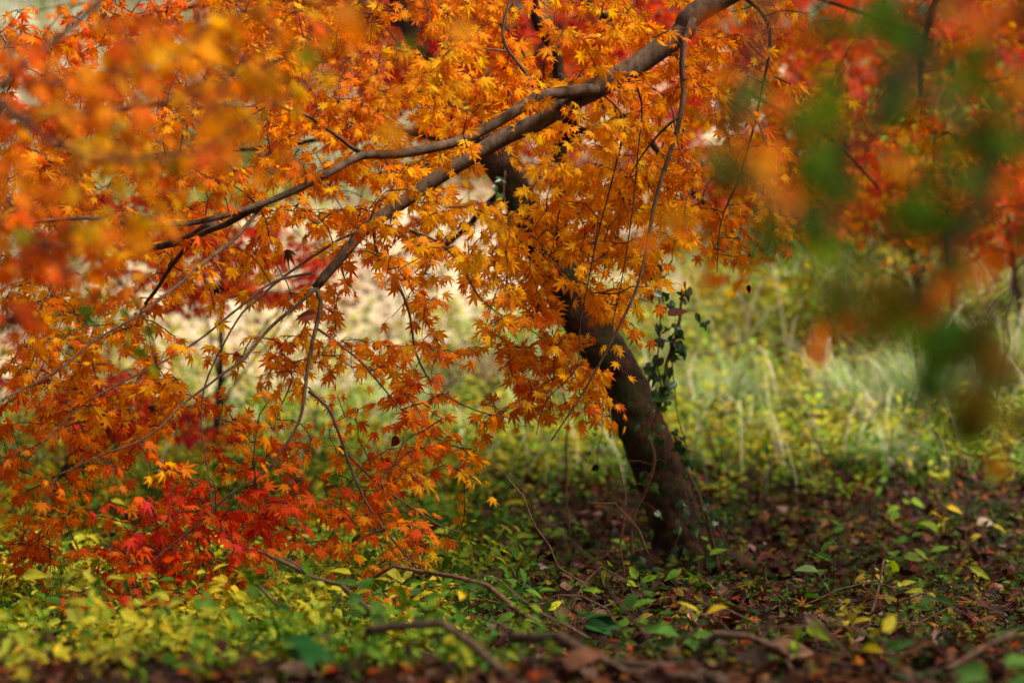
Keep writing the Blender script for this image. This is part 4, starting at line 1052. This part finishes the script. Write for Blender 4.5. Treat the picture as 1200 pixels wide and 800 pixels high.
stick(pp([(590, 555), (612, 580), (640, 640), (700, 700)], 5.2, 5.0), .0022, .0018, 'thin pale stalk lying left of the trunk foot', 213)
stick(pp([(660, 460), (664, 520), (662, 575), (668, 625)], 6.5), .0022, .0028, 'slim upright weed stalk standing left of the trunk', 214, M_STEM)
stick(pp([(725, 545), (732, 580), (726, 640), (730, 690)], 5.7), .002, .003, 'slim stalk against the shaded side of the trunk', 215, M_STEM)
stick(pp([(690, 590), (720, 594), (745, 615), (760, 650)], 5.6), .002, .0025, 'thin root like twig arching to the trunk foot', 216, M_STEM)
stick(pp([(850, 520), (862, 470), (872, 430)], 8.4), .004, .003, 'tan dry stalk leaning in the bright grass', 217)
stick(pp([(1187, 330), (1178, 370), (1180, 400), (1165, 470)], 8.0), .003, .003, 'thin dark stem at right edge in front of pale grass', 218)

gk = np.random.default_rng(55)
for i in range(16):
    px, py = gk.uniform(380, 1190), gk.uniform(690, 790)
    a = hit(px, py, .03); an = gk.normal(0, .5) + (math.pi if gk.random() < .5 else 0); L = gk.uniform(.15, .4)
    e = a + np.array([math.cos(an) * L, math.sin(an) * L, gk.uniform(-.01, .05)]); m_ = (a + e) / 2 + gk.normal(0, .03, 3) + [0, 0, .025]
    stick([a, m_, e], gk.uniform(.0016, .003), .001, 'thin bare twig tangled in the shaded litter along the bottom', 500 + i, group='thin twigs in the litter')

# big fallen leaves one can point at
fl = [(640, 663, 5.4, .075, 'large pink grey fallen leaf left of the trunk foot', (.34, .20, .19), .6), (577, 670, 5.3, .07, 'long tan fallen leaf beside the arching stem', (.30, .17, .08), .2), (655, 703, 4.9, .05, 'pale pink fallen leaf above the fallen branch', (.40, .24, .22), .4),
      (885, 640, 5.6, .06, 'pinkish brown fallen leaf right of the trunk foot', (.26, .13, .11), .3), (970, 612, 6.0, .06, 'tan fallen leaf in the litter right of the trunk', (.26, .12, .05), .2), (1145, 612, 5.8, .06, 'pale pointed fallen leaf near the right edge', (.42, .30, .24), .2),
      (997, 687, 5.0, .055, 'upright brown fallen leaf below the green seedlings', (.26, .13, .07), .3), (1012, 748, 4.4, .045, 'pale pink leaf at bottom right among seedlings', (.38, .2, .2), .3), (805, 720, 4.6, .06, 'tan curled leaf below the trunk foot', (.32, .18, .10), .5),
      (690, 742, 3.9, .075, 'brown folded leaf beside the thick fallen branch', (.22, .11, .06), .7), (660, 782, 3.6, .08, 'rust brown leaf at the bottom edge', (.2, .08, .04), .4), (1140, 560, 6.4, .06, 'maroon fallen leaf at the top of the right hand litter', (.10, .03, .035), .3),
      (900, 765, 4.0, .09, 'broad light brown leaf at bottom right of centre', (.24, .12, .06), .3), (445, 785, 3.5, .09, 'orange brown curled leaf at the bottom left of centre', (.26, .11, .05), .6), (1085, 700, 4.9, .06, 'dull pink brown leaf in the right hand litter', (.22, .12, .1), .4),
      (400, 770, 3.6, .10, 'dark brown curled leaf standing at the bottom edge', (.07, .03, .02), .9), (780, 750, 4.1, .07, 'yellowish leaf lying near the fallen branches', (.45, .30, .03), .2)]
for i, (px, py, d, s_, lab, c, cu) in enumerate(fl):
    g = np.random.default_rng(300 + i); p = hit(px, py, .035)
    b = Bag()
    leaves(b, ovate_template(.32, 8), p[None], g.normal(0, 1, (1, 3)) * [1, .5, .25], g.normal(0, .3, (1, 3)) + [0, -.6, .8], np.array([s_ * .75]), np.array([c]), np.array([cu]), np.array([c]) * .75, np.array([1.15]))
    tag(b.build('fallen_leaf', M_DRY), lab, 'leaf', 'large fallen leaves')

# young plants that stand out of the cover
yp = [(1060, 590, 5.9, 'bright green three leaved seedling right of the trunk', (.16, .26, .02), 3, .05), (1050, 655, 5.2, 'pale green broad leaved seedling in dark litter', (.18, .26, .03), 4, .05), (968, 672, 5.2, 'grey green flat leaf seedling below the trunk', (.12, .18, .06), 2, .05), (945, 657, 5.4, 'tiny olive seedling left of the pale seedling', (.14, .18, .04), 2, .045),
      (590, 690, 4.9, 'dark green plant beside the arching stem', (.03, .09, .015), 6, .05), (675, 725, 4.5, 'glossy dark green plant above the fallen branch', (.02, .07, .015), 7, .055), (325, 755, 3.9, 'dark green leafed plant at bottom left', (.02, .10, .02), 5, .06), (120, 715, 4.4, 'green broad leaved plant below the red sprig', (.05, .14, .02), 7, .055),
      (1155, 620, 5.7, 'yellow leaved seedling at right edge', (.4, .33, .02), 3, .04), (1025, 670, 5.0, 'yellow fern like seedling in the right hand litter', (.42, .28, .02), 7, .03), (800, 745, 4.3, 'small green plant between fallen sticks', (.06, .14, .02), 5, .04), (1170, 790, 3.6, 'blurred green plant at the bottom right corner', (.06, .13, .02), 7, .05)]
for i, (px, py, d, lab, c, n, s_) in enumerate(yp):
    g = np.random.default_rng(400 + i); p = hit(px, py, .06); gz = float(G(p[0], p[1]))
    root = empty('young_plant', (p[0], p[1], gz), lab, 'plant', 'young plants')
    b = Bag(); sb = Bag()
    for k in range(n):
        a = g.uniform(0, 6.28); base_ = np.array([p[0], p[1], gz]); q_ = p + np.array([math.cos(a) * .02, math.sin(a) * .02, g.uniform(-.02, .012)])
        v, q, _ = tube(np.array([base_, (base_ + q_) / 2 + [0, 0, .004], q_]), .0009, 4, cap=False); sb.add(v, q)
        leaves(b, ovate_template(.3, 6), q_[None], np.array([[math.cos(a), math.sin(a) * .7, g.uniform(-.3, .35)]]), g.normal(0, .25, (1, 3)) + [0, -.45, .9], np.array([s_ * g.uniform(.8, 1.2)]), np.array([c]) * g.uniform(.8, 1.2), np.array([g.uniform(0, .3)]))
    sb.build('stem', M_STEM, root); b.build('leaves', M_GREEN, root)
